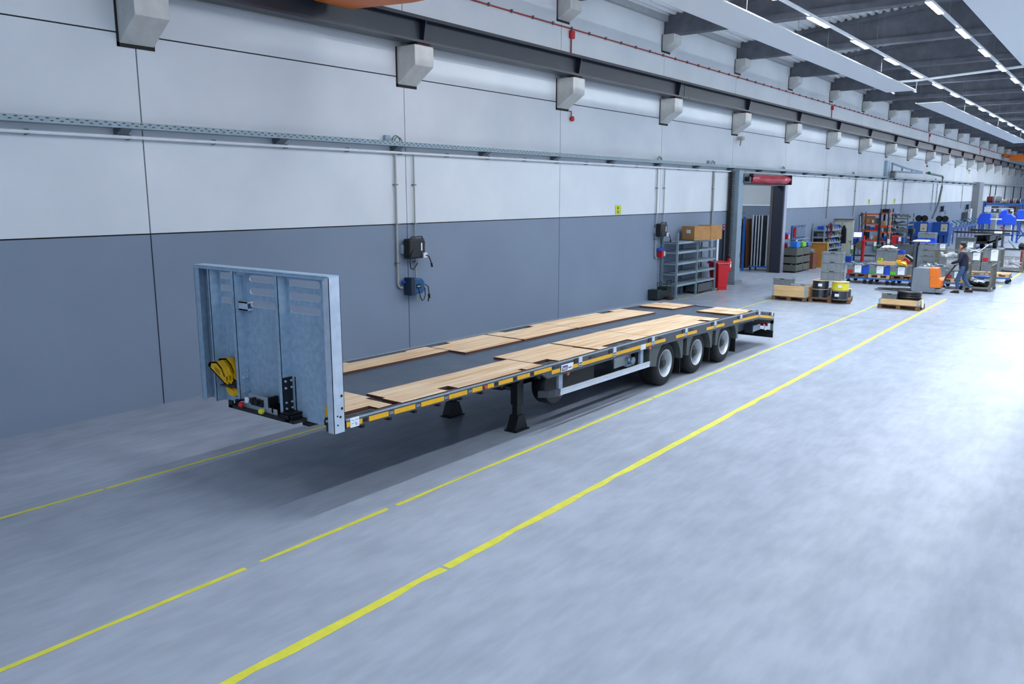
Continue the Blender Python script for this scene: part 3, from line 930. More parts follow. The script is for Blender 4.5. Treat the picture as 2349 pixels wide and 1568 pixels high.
# tail -----------------------------------------------------------------
q = MB()
q.box(18.78, 18.83, 6.60, 9.15, 0.50, 0.755)
q.box(18.78, 18.82, 6.60, 6.66, 0.33, 0.76); q.box(18.78, 18.82, 9.09, 9.15, 0.33, 0.76)
P(q, 'rear_beam', M_galvd, deck=False)
P(MB().box(18.80, 18.83, 6.60, 9.15, 0.16, 0.34), 'rear_flap', M_black, deck=False)
q = MB(); q.box(17.0, 18.78, 6.98, 7.0, 0.42, 0.80); P(q, 'rear_side_plate', M_tside, deck=False)
q = MB(); q.box(18.0, 18.5, 6.80, 6.96, 0.38, 0.52); P(q, 'support_tube', M_galv, deck=False)
P(MB().box(17.97, 18.0, 6.78, 6.97, 0.36, 0.55), 'tube_cap', mat('cap_dark', '#39414c', 0.5), deck=False)
P(MB().tube([(18.60, 6.76, 0.50), (18.66, 6.74, 0.44), (18.62, 6.74, 0.37), (18.72, 6.74, 0.35)], 0.015, 6), 'air_hose', M_white, deck=False)
q = MB()
for z in (0.72, 0.55): q.box(18.83, 18.86, 6.62, 6.66, z - 0.05, z + 0.05)
P(q, 'rear_bracket', M_white, deck=False)
P(MB().box(18.83, 18.87, 6.75, 7.15, 0.42, 0.56), 'tail_lamp', M_red, deck=False)

# headboard ------------------------------------------------------------
HX0, HX1 = 5.456, 5.606
HB, HT = 1.0, 2.665
def slot_sheet(y0, y1, z0, z1, slots, x, th):
    """sheet in the y-z plane with stadium slots: list of (ya, yb, zc, r)"""
    q = MB()
    rows = sorted(slots, key=lambda s_: s_[2])
    zc = z0
    def quad(ya, yb, za, zb):
        q.box(x, x + th, ya, yb, za, zb)
    for ya, yb, cz, r in rows:
        quad(y0, y1, zc, cz - r)
        n = 8
        for sgn, yc, yo in ((-1, ya + r, y0), (1, yb - r, y1)):
            pts = []
            for k in range(n + 1):
                a = -PI / 2 + PI * k / n
                pts.append((yc + sgn * math.cos(a) * r, cz + math.sin(a) * r))
            for (pa, za), (pb, zb2) in zip(pts, pts[1:]):
                q.prism([(yo, za), (pa, za), (pb, zb2), (yo, zb2)], 'x', x, x + th)
        zc = cz + r
    quad(y0, y1, zc, z1)
    return q
# bays from near to far
sl = [(2.558, 0.040), (2.41, 0.040), (2.262, 0.040)]
q = MB()
bays = ((6.66, 7.52, 6.90, 7.45), (7.52, 8.36, 7.58, 8.18), (8.36, 9.10, 8.42, 8.88))
for y0, y1, sa, sb in bays:
    p = slot_sheet(y0, y1, HB - 0.01, HT, [(sa, sb, z, r) for z, r in sl], 5.590, 0.012)
    q.v, q.f, q.m, q_ = q.v + p.v, q.f + [[i + len(q.v) for i in f] for f in p.f], q.m + p.m, 0
def shear(p): return p
hb = q.build('headboard', M_galvh, trailer, T0)
for y0, y1, ins in ((YN, 6.70, 1), (9.02, 9.12, -1)):
    q = MB()
    q.box(HX0, HX1, y0 if ins == 1 else y1 - 0.006, y0 + 0.006 if ins == 1 else y1, HB - 0.02, HT + 0.005)      # outer face
    q.box(HX0, HX0 + 0.006, y0, y1, HB - 0.02, HT); q.box(HX1 - 0.006, HX1, y0, y1, HB - 0.02, HT)
    po = q.build('post', mat('post_galv', '#c6d2e0', 0.45, metal=0.2, color2='#b6c4d4', scale=9) if ins == 1 else M_galvh, hb, T0)
    q = MB()
    for dx, z, r in ((0.115, 1.385, 0.016), (0.115, 1.245, 0.016), (0.09, 1.155, 0.014), (0.05, 1.07, 0.010), (0.05, 1.17, 0.010)):
        q.cyl((HX0 + dx, (YN - 0.003) if ins == 1 else 9.02 - 0.002, z), r, 0.004, 'y', 12)
    if ins == 1: q.build('bolt_hole', M_black, hb, T0)
q = MB(); q.box(HX0 - 0.005, HX1 + 0.004, YN + 0.005, 9.12, HT - 0.0, HT + 0.018); q.box(HX0 - 0.005, HX0 + 0.01, YN + 0.06, 9.12, HT - 0.028, HT)
q.build('top_rail', M_galvh, hb, T0, bevel=0.006)
def upright(yn, yf, zb):
    q = MB()
    q.box(HX0, HX0 + 0.006, yn, yf, zb, HT - 0.02)        # front flange
    q.box(HX0, 5.59, yn, yn + 0.006, zb, HT - 0.02)       # web seen from the near side
    q.box(5.584, 5.59, yn - 0.05, yn, zb, HT - 0.02)      # rear lip
    return q.build('upright', M_galvh, hb, T0)
u1 = upright(7.47, 7.53, 1.07); u2 = upright(8.30, 8.36, 1.07)
upright(8.80, 8.83, 1.0)
def bolt_set(pts, x_or_y, par, m=M_galvh, r=0.014):
    for x, z in pts:
        MB().lathe([(r, 0), (r, -0.012), (r * 0.5, -0.016), (r * 0.4, -0.028)], (x, x_or_y, z), 'y', 8).build('bolt', m, par, T0)
q = MB(); q.box(5.46, 5.60, 7.455, 7.468, 1.06, 1.48); q.box(5.588, 5.60, 7.40, 7.455, 1.06, 1.48)
bk = q.build('bolt_bracket', M_blackm, hb, T0)
bolt_set([(5.485, 1.44), (5.565, 1.44), (5.485, 1.36), (5.565, 1.36), (5.485, 1.19), (5.565, 1.19), (5.485, 1.12), (5.565, 1.12)], 7.455, bk)
bolt_set([(5.51, 1.44), (5.565, 1.44), (5.51, 1.36), (5.565, 1.36), (5.51, 1.19), (5.565, 1.19), (5.51, 1.12), (5.565, 1.12)], 8.30, u2)
# lower black front member with connections
q = MB(); q.box(5.38, 5.60, 7.36, 8.44, 1.0, 1.035); q.box(5.38, 5.40, 8.36, 8.44, 1.0, 1.09); q.box(5.42, 5.58, 8.30, 8.36, 1.02, 1.10)
q.box(5.40, 5.58, 7.22, 7.47, 0.995, 1.03); q.box(5.40, 5.41, 7.30, 7.47, 1.0, 1.085); q.box(5.40, 5.58, 7.30, 7.312, 1.0, 1.085); q.box(5.40, 5.585, 7.30, 7.47, 1.075, 1.09)
q.box(5.575, 5.59, 7.50, 8.38, 1.0, 1.12)
fm = q.build('front_member', M_blackm, hb, T0)
q = MB(); q.box(5.43, 5.436, 7.56, 8.25, 1.035, 1.10)
cp = q.build('connector_plate', mat('plate_grey', '#a9b4bd', 0.45, metal=0.3), hb, T0)
MB().box(5.42, 5.428, 7.72, 8.07, 1.04, 1.22).build('socket_plate', mat('plate_grey', '#a9b4bd'), hb, T0)
MB().box(5.43, 5.56, 7.70, 7.74, 1.10, 1.22).build('plate_side', M_black, hb, T0)
q = MB(); q.cyl((5.36, 7.95, 1.16), 0.035, 0.06, 'x', 12); q.cyl((5.36, 7.87, 1.15), 0.035, 0.06, 'x', 12); q.box(5.39, 5.42, 7.79, 8.0, 1.10, 1.18)
q.build('electric_socket', M_black, hb, T0)
MB().cyl((5.355, 8.035, 1.155), 0.036, 0.02, 'x', 12).build('white_cap', M_white, hb, T0)
def coupling(y, z, m, name):
    q = MB(); q.cyl((5.38, y + 0.02, z), 0.03, 0.05, 'x', 12)
    c_ = q.build('air_coupling', M_galvh, hb, T0)
    MB().lathe([(0.034, 0), (0.034, -0.03), (0.015, -0.055), (0.0001, -0.06)], (5.38, y - 0.02, z), 'x', 12).build(name, m, c_, T0)
coupling(8.17, 1.08, M_red, 'red_cap'); coupling(7.78, 1.065, mat('yellow_green', '#d8d422', 0.5), 'yellow_cap')
q = MB(); q.box(5.43, 5.44, 7.63, 7.66, 1.05, 1.11); q.build('cable_gland', M_black, hb, T0)
# small bracket, sticker, holes
q = MB(); q.box(5.50, 5.585, 8.12, 8.29, 2.185, 2.20); q.box(5.50, 5.585, 8.12, 8.29, 2.27, 2.285); q.box(5.50, 5.506, 8.12, 8.29, 2.185, 2.285)
q.build('rope_bracket', mat('post_galv', '#b4bec6'), hb, T0)
q = MB(); q.box(5.49, 5.585, 8.12, 8.29, 2.60, 2.64); q.build('upper_bracket', M_galvh, hb, T0)
MB().box(5.583, 5.589, 6.78, 6.90, 1.10, 1.22).build('yellow_sticker', M_yellow, hb, T0)
q = MB(); q.prism([(6.80, 1.0), (6.92, 1.0), (6.92, 1.05), (6.90, 1.09), (6.86, 1.10), (6.82, 1.09), (6.80, 1.05)], 'x', 5.58, 5.589)
q.build('corner_hole', M_black, hb, T0)
q = MB(); q.cyl((5.57, 6.86, 1.05), 0.02, 0.015, 'x', 10); q.build('corner_bolt', M_galvh, hb, T0)
# rail end block
q = MB(); q.box(5.46, 5.62, 6.62, 6.74, 0.99, 1.09); q.build('rail_end', M_black, hb, T0)
MB().cyl((5.52, 6.60, 1.05), 0.035, 0.02, 'y', 14).build('end_lamp', M_galvh, hb, T0) if False else None

# yellow wheel chocks in their holder at the headboard ------------------
def chock(loc, label, rz):
    t = thing('wheel_chock', label, 'wheel chock', loc, 0, 'yellow wheel chocks on the headboard')
    q = MB()
    # wedge with curved face and ribs: profile (y,z)
    prof = [(0.0, 0.0), (0.30, 0.16), (0.34, 0.20), (0.30, 0.24), (0.16, 0.26), (0.06, 0.20), (0.0, 0.10)]
    prof = [(-0.0 + p[0] * 1.0, p[1]) for p in prof]
    for x in (0, 0.045, 0.09):
        q.prism(prof, 'x', x, x + 0.014)
    q.prism([(0.30, 0.16), (0.34, 0.20), (0.30, 0.24), (0.27, 0.22)], 'x', 0, 0.104)
    q.prism([(0.16, 0.26), (0.30, 0.24), (0.29, 0.225), (0.16, 0.24)], 'x', 0, 0.104)
    q.prism([(0.0, 0.10), (0.06, 0.20), (0.16, 0.26), (0.16, 0.24), (0.07, 0.18), (0.015, 0.09)], 'x', 0, 0.104)
    q.prism([(0, 0), (0.30, 0.16), (0.29, 0.175), (0, 0.02)], 'x', 0, 0.104)
    q.build('chock_body', M_yellp, t)
    MB().prism([(0.10, 0.10), (0.2, 0.15), (0.2, 0.2), (0.1, 0.16)], 'x', -0.002, 0.0).build('recess_shade_patch', mat('chock_shadow', '#b5830c', 0.6), t)  # flat darker patch, paints the shade of a recess
    return t
for k in range(2):
    t = chock((5.31 + 0.13 * k, 8.37, 1.30 + 0.02 * k), 'ribbed yellow wheel chock, %s of the pair beside the headboard upright' % ('front one' if k == 0 else 'rear one'), 0)
q = MB(); q.box(5.36, 5.59, 8.38, 8.56, 1.255, 1.27); q.box(5.55, 5.59, 8.38, 8.60, 1.10, 1.40)
q.prism([(8.38, 1.12), (8.52, 1.20), (8.54, 1.28), (8.38, 1.30)], 'x', 5.46, 5.47)
q.build('chock_holder', M_tsteel, hb, T0)
MB().prism([(8.36, 1.14), (8.44, 1.145), (8.50, 1.20), (8.52, 1.26), (8.36, 1.21)], 'x', 5.40, 5.46).build('yellow_spring_clip', M_yellp, hb, T0)
# ================================================================ THINGS ON THE LONG WALL
# cable tray with perforated side, brackets and the bright pipe below it
t = thing('cable_tray', 'perforated galvanised cable tray running the whole length of the wall', 'cable tray', (7, 12.7, 4.5))
og = (7, 12.7, 4.5)
M_tray = mat('tray_galv', '#8fa0a8', 0.45, metal=0.3, color2='#83949c', scale=8)
q = MB(); q.box(-14, 150, 12.60, 12.604, 4.535, 4.63); q.box(-14, 150, 12.604, 12.84, 4.535, 4.539); q.box(-14, 150, 12.84, 12.844, 4.535, 4.63)
q.build('tray_channel', M_tray, t, og)
q = MB(); x = -3.0
while x < 30:
    q.box(x, x + 0.045, 12.597, 12.60, 4.60, 4.612); q.box(x + 0.06, x + 0.105, 12.597, 12.60, 4.565, 4.577)
    x += 0.14
o = q.build('perforation', M_gap, t, og); o['kind'] = 'stuff'
q = MB()
for i in range(5): q.tube([(x, 12.66 + i * 0.035, 4.555) for x in (-14, 150)], 0.014, 5)
q.build('cables', mat('cable_grey', '#6a6d70', 0.6), t, og)
for k, x in enumerate([3.5, 6.52, 9.48, 12.48, 15.45, 18.48, 21.46, 24.46, 27.43, 30.5, 33.52] + [36.5 + 3 * i for i in range(20)]):
    MB().prism([(12.60, 4.533), (12.86, 4.533), (12.86, 4.43), (12.80, 4.43)], 'x', x - 0.02, x + 0.16).build('wall_bracket', mat('bracket_dark', '#56616a', 0.5), t, og)
t = thing('compressed_air_pipe', 'bright horizontal pipe running just below the cable tray', 'pipe', (7, 12.8, 4.4))
MB().tube([(x, 12.79, 4.41) for x in (-14, 150)], 0.028, 8).build('pipe_run', M_white, t, (7, 12.8, 4.4), smooth=True)
q = MB()
for i in range(46): q.box(-2.3 + i * 1.5, -2.27 + i * 1.5, 12.77, 12.879, 4.37, 4.45)
o = q.build('pipe_clip', M_galvd, t, (7, 12.8, 4.4)); o['kind'] = 'stuff'
# junction boxes and cable loops over the tray
for k, x in enumerate((12.42, 24.5, 28.77, 36.3, 47.5, 70.5)):
    t = thing('cable_loop', 'small grey cable loop rising above the cable tray, %s from the left' % ORD[k], 'cable', (x, 12.8, 4.63), 0, 'cable loops over the tray')
    og = (x, 12.8, 4.63)
    q = MB(); q.tube([(x + 0.12 + 0.12 * math.cos(a * PI / 6), 12.76, 4.62 + 0.14 * math.sin(a * PI / 6)) for a in range(7)], 0.014, 5)
    q.tube([(x + 0.16 + 0.12 * math.cos(a * PI / 6), 12.74, 4.62 + 0.11 * math.sin(a * PI / 6)) for a in range(7)], 0.012, 5)
    q.build('cable', M_galvd, t, og)
    if k in (0, 2): MB().box(x - 0.15, x - 0.02, 12.80, 12.86, 4.66, 4.76).build('junction_box', M_galv, t, og)

# vertical conduits dropping from the tray
def drop(x, z0, label, r=0.022, elbow=None, z1=4.42):
    t = thing('wall_conduit', label, 'conduit', (x, 12.8, z0), 0, 'vertical conduits on the long wall')
    og = (x, 12.8, z0)
    pts = [(x, 12.83, z1), (x, 12.83, z0 + 0.1), (x, 12.83, z0)]
    if elbow: pts = [(x, 12.83, z1), (x, 12.83, z0 + 0.08), (x + 0.02, 12.83, z0 + 0.02), (x + 0.08, 12.83, z0 - 0.02), (x + elbow, 12.83, z0 - 0.02)]
    MB().tube(pts, r, 8).build('tube', mat('conduit_grey', '#a3a79f', 0.5), t, og, smooth=True)
    z = z1 - 0.7
    while z > z0 + 0.2:
        MB().box(x - r - 0.025, x + r + 0.025, 12.80, 12.879, z, z + 0.025).build('clamp', M_galvd, t, og); z -= 0.85
    return t
drop(12.56, 1.5, 'grey wall conduit ending at the blue reel, left of the nearest black reel box', 0.024, 0.14)
drop(13.13, 1.15, 'thin grey wall conduit passing behind the nearest black reel box', 0.016)
drop(24.66, 1.42, 'grey wall conduit left of the shelves ending in a red and white socket', 0.022, 0.15)
drop(25.18, 1.6, 'thin grey wall conduit behind the black reel box by the shelves', 0.016)
drop(29.2, 1.0, 'grey double conduit dropping behind the two cardboard boxes', 0.04)
for x, nm in ((43.6, 'left of the open cream door leaf'), (48.6, 'right of the open cream door leaf'), (54.9, 'under the swivel arm bracket'), (56.0, 'beside the swivel arm bracket'), (60.4, 'between the tall racks and blue saw'),
              (70.4, 'left of the second far black reel box'), (72.0, 'above the second far black reel box'), (83.7, 'above the farthest black reel box')):
    drop(x, 2.3, 'grey conduit on the far wall, ' + nm, 0.03)

M_rbox = mat('reel_black', '#17191c', 0.5)
def reel_box(x, z, label, detail=True, s=1.0):
    """black square hose-reel cabinet with handle, loop of hose and short lead"""
    t = thing('hose_reel_box', label, 'reel', (x, 12.8, z), 0, 'black hose reel boxes on the wall')
    og = (x, 12.8, z)
    q = MB(); q.box(x - 0.24, x + 0.24, 12.62, 12.82, z - 0.21, z + 0.23)
    q.build('cabinet', M_rbox, t, og, bevel=0.03)
    q = MB(); q.tube([(x - 0.18, 12.66, z + 0.23), (x - 0.15, 12.64, z + 0.27), (x + 0.17, 12.64, z + 0.27), (x + 0.2, 12.66, z + 0.23)], 0.014, 6)
    q.tube([(x + 0.24, 12.68, z + 0.18), (x + 0.285, 12.68, z + 0.15), (x + 0.285, 12.68, z - 0.15), (x + 0.24, 12.68, z - 0.18)], 0.014, 6)
    q.build('handle', M_rbox, t, og)
    MB().box(x + 0.11, x + 0.145, 12.612, 12.62, z - 0.04, z + 0.13).build('warning_label', M_paper, t, og)
    MB().box(x - 0.3, x + 0.02, 12.82, 12.879, z - 0.10, z + 0.10).build('mounting_plate', M_galv, t, og)
    if detail:
        q = MB(); q.tube([(x - 0.1, 12.62, z + 0.0), (x - 0.22, 12.6, z - 0.12), (x - 0.27, 12.6, z - 0.28), (x - 0.22, 12.62, z - 0.42), (x - 0.12, 12.65, z - 0.45), (x + 0.02, 12.7, z - 0.38), (x + 0.12, 12.75, z - 0.33)], 0.014, 6)
        q.build('hose', M_rbox, t, og, smooth=True)
        MB().box(x + 0.16, x + 0.27, 12.58, 12.62, z - 0.20, z - 0.09).build('white_stopper', M_white, t, og)
    q = MB(); q.tube([(x + 0.22, 12.58, z - 0.15), (x + 0.3, 12.57, z - 0.17), (x + 0.36, 12.57, z - 0.27), (x + 0.39, 12.57, z - 0.34)], 0.013, 6)
    q.tube([(x + 0.385, 12.57, z - 0.33), (x + 0.41, 12.57, z - 0.42)], 0.024, 8)
    q.build('air_lead', M_rbox, t, og, smooth=True)
reel_box(12.98, 2.33, 'nearest black hose reel box, mounted above the blue cable reel')
reel_box(24.86, 2.33, 'black hose reel box on the wall left of the grey steel shelves')
reel_box(74.4, 2.36, 'far black hose reel box above the second blue saw', False)
reel_box(86.6, 2.38, 'farthest black hose reel box near the dark column', False)
# blue cable reel
t = thing('cable_reel', 'blue round-cornered cable reel on the wall below the nearest black box', 'reel', (12.98, 12.8, 1.5))
og = (12.98, 12.8, 1.5)
oct_ = [(-0.2, -0.1), (-0.15, -0.17), (0.12, -0.17), (0.19, -0.11), (0.2, 0.08), (0.12, 0.17), (-0.12, 0.18), (-0.2, 0.12)]
MB().prism([(13.0 + p[0], 1.5 + p[1]) for p in oct_], 'y', 12.62, 12.78).build('reel_body', mat('reel_blue', '#15527f', 0.45), t, og, bevel=0.025)
MB().box(12.74, 12.86, 12.60, 12.82, 1.31, 1.70).build('side_bracket', mat('bracket_navy', '#14273c', 0.5), t, og)
MB().box(12.92, 13.06, 12.61, 12.62, 1.45, 1.55).build('name_plate', M_black, t, og)
MB().box(12.945, 13.035, 12.606, 12.61, 1.492, 1.508).build('printed_line', M_paper, t, og)
q = MB(); q.tube([(13.0, 12.62, 1.45), (13.02, 12.6, 1.25), (13.08, 12.6, 1.17), (13.15, 12.62, 1.18), (13.21, 12.63, 1.28), (13.22, 12.65, 1.45)], 0.012, 6)
q.tube([(13.21, 12.63, 1.52), (13.28, 12.6, 1.47), (13.3, 12.6, 1.32), (13.3, 12.6, 1.28)], 0.012, 6); q.tube([(13.3, 12.6, 1.3), (13.31, 12.6, 1.2)], 0.028, 8); q.tube([(13.28, 12.6, 1.2), (13.27, 12.6, 1.13)], 0.016, 8)
q.build('cable', M_rbox, t, og, smooth=True)
MB().tube([(12.66, 12.8, 1.60), (12.74, 12.8, 1.60)], 0.035, 8).build('blue_socket', M_blueb, t, og)

# wall sockets: red/white
def sock(x, z, label, s=1.0):
    t = thing('power_socket', label, 'socket', (x, 12.8, z), 0, 'red and white power sockets on the wall')
    og = (x, 12.8, z)
    MB().box(x - 0.16 * s, x + 0.16 * s, 12.74, 12.86, z + 0.09 * s, z + 0.17 * s).build('blue_cap', M_bluep, t, og)
    MB().box(x - 0.13 * s, x + 0.02 * s, 12.68, 12.86, z - 0.13 * s, z + 0.10 * s).build('red_plug', M_red, t, og, bevel=0.01)
    MB().cyl((x + 0.1 * s, 12.70, z - 0.02), 0.09 * s, 0.15, 'y', 12).build('white_socket', M_white, t, og)
    return t
sock(25.0, 1.55, 'red and white power socket left of the grey shelves')
t = sock(37.5, 1.62, 'upper red power socket right of the roller door')
sock(37.45, 1.2, 'lower red power socket right of the roller door', 0.8)

# yellow wall signs
def sign(x, z0, z1, w_, label, lines):
    t = thing('wall_sign', label, 'sign', (x, 12.87, z0), 0, 'yellow signs on the wall')
    MB().box(-w_ / 2, w_ / 2, -0.004, 0.0, 0, z1 - z0).build('sign_plate', mat('sign_yellow', '#c9d22c', 0.6), t)
    if lines:
        mm = mat('sign_ink', '#6d6400', 0.7)
        text(lines[0], 0.105, (-w_ * 0.23, -0.006, (z1 - z0) * 0.58), (PI / 2, 0, 0), mm, t, 'lettering', bold=0.003, sx=0.78)
        text(lines[1], 0.105, (-w_ * 0.23, -0.006, (z1 - z0) * 0.12), (PI / 2, 0, 0), mm, t, 'lettering', bold=0.003, sx=0.82)
    else:
        MB().box(-w_ * 0.2, w_ * 0.2, -0.006, -0.004, (z1 - z0) * 0.55, (z1 - z0) * 0.85).build('print', mat('sign_ink', '#6d6400'), t)
sign(22.19, 2.92, 3.19, 0.34, 'yellow wall sign with the letters EM ZB above the grey paint', ('EM', 'ZB'))
sign(51.9, 2.95, 3.25, 0.34, 'small yellow sign on the far wall, nearest of the three unreadable ones', None)
sign(58.3, 2.95, 3.25, 0.34, 'small yellow sign on the far wall, middle of the three unreadable ones', None)
sign(73.9, 2.98, 3.28, 0.4, 'small yellow sign on the far wall, farthest of the three unreadable ones', None)
t = thing('fire_sign', 'small red and white fire sign beside the perforated cable channel', 'sign', (30.45, 12.87, 2.13))
MB().box(30.32, 30.58, 12.866, 12.872, 2.13, 2.37).build('sign_plate', M_red, t, (30.45, 12.87, 2.13))
MB().box(30.40, 30.50, 12.862, 12.866, 2.17, 2.33).build('white_symbol', M_white, t, (30.45, 12.87, 2.13))

# swivel arm bracket on the far wall (extraction arm)
t = thing('swivel_arm', 'grey swivel boom arm mounted high on the far wall', 'boom arm', (55.1, 12.8, 4.6)); og = (55.1, 12.8, 4.6)
MB().box(54.9, 55.5, 12.7, 12.87, 4.65, 5.6).build('mast_plate', mat('pale_steel', '#a9c2d2', 0.5), t, og)
q = MB(); q.tube([(55.6, 12.6, 5.45), (57.0, 12.0, 5.15), (58.6, 11.4, 4.95)], 0.06, 6); q.tube([(55.6, 12.6, 4.95), (58.6, 11.4, 4.9)], 0.07, 6)
for f in (0.0, 0.33, 0.66, 0.95):
    x = 55.7 + 2.9 * f; y = 12.58 - 1.15 * f
    q.box(x - 0.1, x + 0.1, y - 0.04, y + 0.04, 4.9, 5.45 - 0.5 * f)
q.build('boom', M_galv, t, og)
MB().cyl((55.4, 12.3, 4.75), 0.22, 0.3, 'y', 14).build('fan_housing', M_galvd, t, og)
MB().cyl((59.0, 11.1, 4.9), 0.1, 0.25, 'x', 10).build('green_joint', mat('joint_green', '#0f6b55', 0.5), t, og)
MB().tube([(58.9, 11.2, 4.9), (63.0, 11.0, 4.78), (63.3, 11.0, 4.7), (63.3, 11.0, 4.0), (63.1, 11.1, 2.8), (62.6, 11.3, 1.9)], 0.07, 8).build('duct', M_galvd, t, og, smooth=True)
# small wall lamps hanging under rail corbels
for k, x in enumerate((31.3, 85.3)):
    t = thing('wall_camera', 'small beige device hooked under a rail corbel, %s from the left' % ORD[k], 'device', (x, 12.7, 5.5), 0, 'beige devices under corbels'); og = (x, 12.7, 5.5)
    MB().box(x - 0.08, x + 0.16, 12.6, 12.8, 5.62, 5.76).build('housing', mat('beige', '#b9b3a4', 0.6), t, og, bevel=0.02)
    MB().tube([(x, 12.7, 5.64), (x - 0.05, 12.68, 5.5), (x - 0.14, 12.66, 5.42)], 0.035, 6).build('arm', mat('beige', '#b9b3a4'), t, og)
# dark column far down the wall
o = MB().box(89.6, 92.0, 12.3, 12.87, 0, 4.7).build('trim_3', mat('column_grey', '#8b8f94', 0.7)); structure(o, 'grey column in front of the far wall')

# ---------------------------------------------------------------- steel column with perforated channel, side door
t = thing('steel_column', 'tall galvanised steel column left of the roller door', 'column', (31.0, 12.6, 0)); og = (31.0, 12.6, 0)
M_col = mat('column_galv', '#8fa1ab', 0.5, metal=0.2, color2='#8597a2', scale=2)
MB().box(30.72, 31.12, 12.45, 12.86, 0.14, 4.45).build('shaft', M_col, t, og)
MB().box(30.58, 31.35, 12.38, 12.86, 0, 0.14).build('base_block', mat('base_conc', '#7b8085', 0.8), t, og)
q = MB(); z = 0.6
while z < 4.4: q.box(30.62, 30.72, 12.63, 12.70, z, z + 0.045); z += 0.09
o = q.build('channel_finger', M_galvd, t, og); o['kind'] = 'stuff'
MB().box(30.60, 30.66, 12.70, 12.80, 0.3, 4.4).build('cable_channel', M_gap, t, og)
t = thing('fire_extinguisher', 'red fire extinguisher hanging beside the column left of the roller door', 'extinguisher', (30.4, 12.7, 0.52)); og = (30.4, 12.7, 0.52)
MB().lathe([(0.07, 0), (0.10, 0.03), (0.10, 0.42), (0.08, 0.48), (0.03, 0.52), (0.03, 0.56)], (30.45, 12.6, 0.54), 'z', 16).build('cylinder', M_red, t, og, smooth=True)
MB().box(30.36, 30.46, 12.495, 12.51, 0.70, 0.92).build('label_sticker', M_paper, t, og)
q = MB(); q.box(30.40, 30.5, 12.57, 12.63, 1.08, 1.14); q.tube([(30.5, 12.6, 1.1), (30.58, 12.58, 1.0), (30.57, 12.56, 0.7)], 0.012, 6)
q.build('valve', M_black, t, og)
# side door
M_dframe = mat('door_frame_dark', '#2c343f', 0.5)
q = MB(); q.box(29.56, 30.56, 12.86, 12.90, 2.2, 2.3); q.box(29.56, 29.62, 12.86, 12.95, 0, 2.2); q.box(30.50, 30.56, 12.86, 12.95, 0, 2.2)
structure(q.build('door_1', mat('frame_grey', '#5d6b7c', 0.5)), 'personnel side door behind the shelves, grey frame')
o = MB().box(29.62, 30.10, 12.90, 12.94, 0, 2.18).build('door_leaf', M_whitep); structure(o); o.parent = bpy.data.objects['door_1']
o = MB().box(30.10, 30.5, 12.91, 12.95, 0, 2.18).build('dark_panel', M_dframe); structure(o); o.parent = bpy.data.objects['door_1']

# ---------------------------------------------------------------- roller door
t = thing('roller_door', 'wide roller door rolled up as a red curtain over the opening', 'door', (34.2, 12.7, 0)); og = (34.2, 12.7, 0)
def curt():
    vs = []; fs = []; nx, na = 60, 20
    for i in range(nx + 1):
        u = i / nx; x = 32.0 + 4.45 * u
        sag = 0.05 * math.sin(PI * u)
        for k in range(na):
            a = 2 * PI * k / na
            r = 0.165 + 0.010 * math.sin(u * 26 + 2 * a) + 0.008 * math.sin(u * 15 - 3 * a + 1.3)
            if a > PI * 0.9: r += sag
            vs.append((x, 12.55 + r * math.cos(a), 4.16 + r * math.sin(a)))
    for i in range(nx):
        for k in range(na):
            k2 = (k + 1) % na
            fs.append([i * na + k, i * na + k2, (i + 1) * na + k2, (i + 1) * na + k])
    fs.append(list(range(na))); fs.append([nx * na + k for k in range(na)])
    m = MB(); m.add(vs, fs); return m
curt().build('rolled_curtain', mat('red_vinyl', '#b3122e', 0.35, coat=0.2), t, og, smooth=True)
q = MB(); q.box(31.55, 36.9, 12.74, 12.86, 4.0, 4.40); q.box(31.3, 36.7, 12.70, 12.87, 3.90, 4.0)
q.build('lintel_box', M_galvd, t, og)
q = MB(); q.box(31.25, 31.95, 12.45, 12.75, 3.98, 4.32)
q.build('motor_plate', mat('motor_grey', '#5f6a72', 0.5), t, og, bevel=0.02)
q = MB(); q.cyl((31.35, 12.25, 4.12), 0.10, 0.2, 'y', 14); q.cyl((31.8, 12.28, 4.26), 0.08, 0.17, 'y', 12)
q.build('motor', M_blackm, t, og)
MB().box(36.48, 36.56, 12.36, 12.76, 3.94, 4.36).build('end_plate', M_black, t, og, bevel=0.02)
MB().box(31.40, 31.72, 12.66, 12.86, 0, 4.0).build('guide_rail', M_col, t, og)
MB().box(31.46, 31.56, 12.64, 12.66, 0.1, 3.9).build('dark_slot', M_blackm, t, og)
MB().box(36.66, 36.98, 12.68, 12.86, 0, 4.0).build('guide_rail', mat('guide_pale', '#b9b9c9', 0.4, metal=0.3), t, og)
MB().box(36.56, 36.66, 12.72, 13.16, 0, 3.9).build('side_jamb', mat('jamb_navy', '#1f2434', 0.6), t, og)
MB().box(36.56, 36.66, 13.18, 13.30, 0, 3.9).build('brush_strip', mat('strip_brown', '#50484a', 0.7), t, og)
MB().cyl((31.5, 12.60, 2.22), 0.05, 0.04, 'y', 10).build('red_sensor', M_red, t, og)
MB().box(31.40, 31.54, 12.60, 12.66, 1.0, 1.2).build('photocell', M_black, t, og)

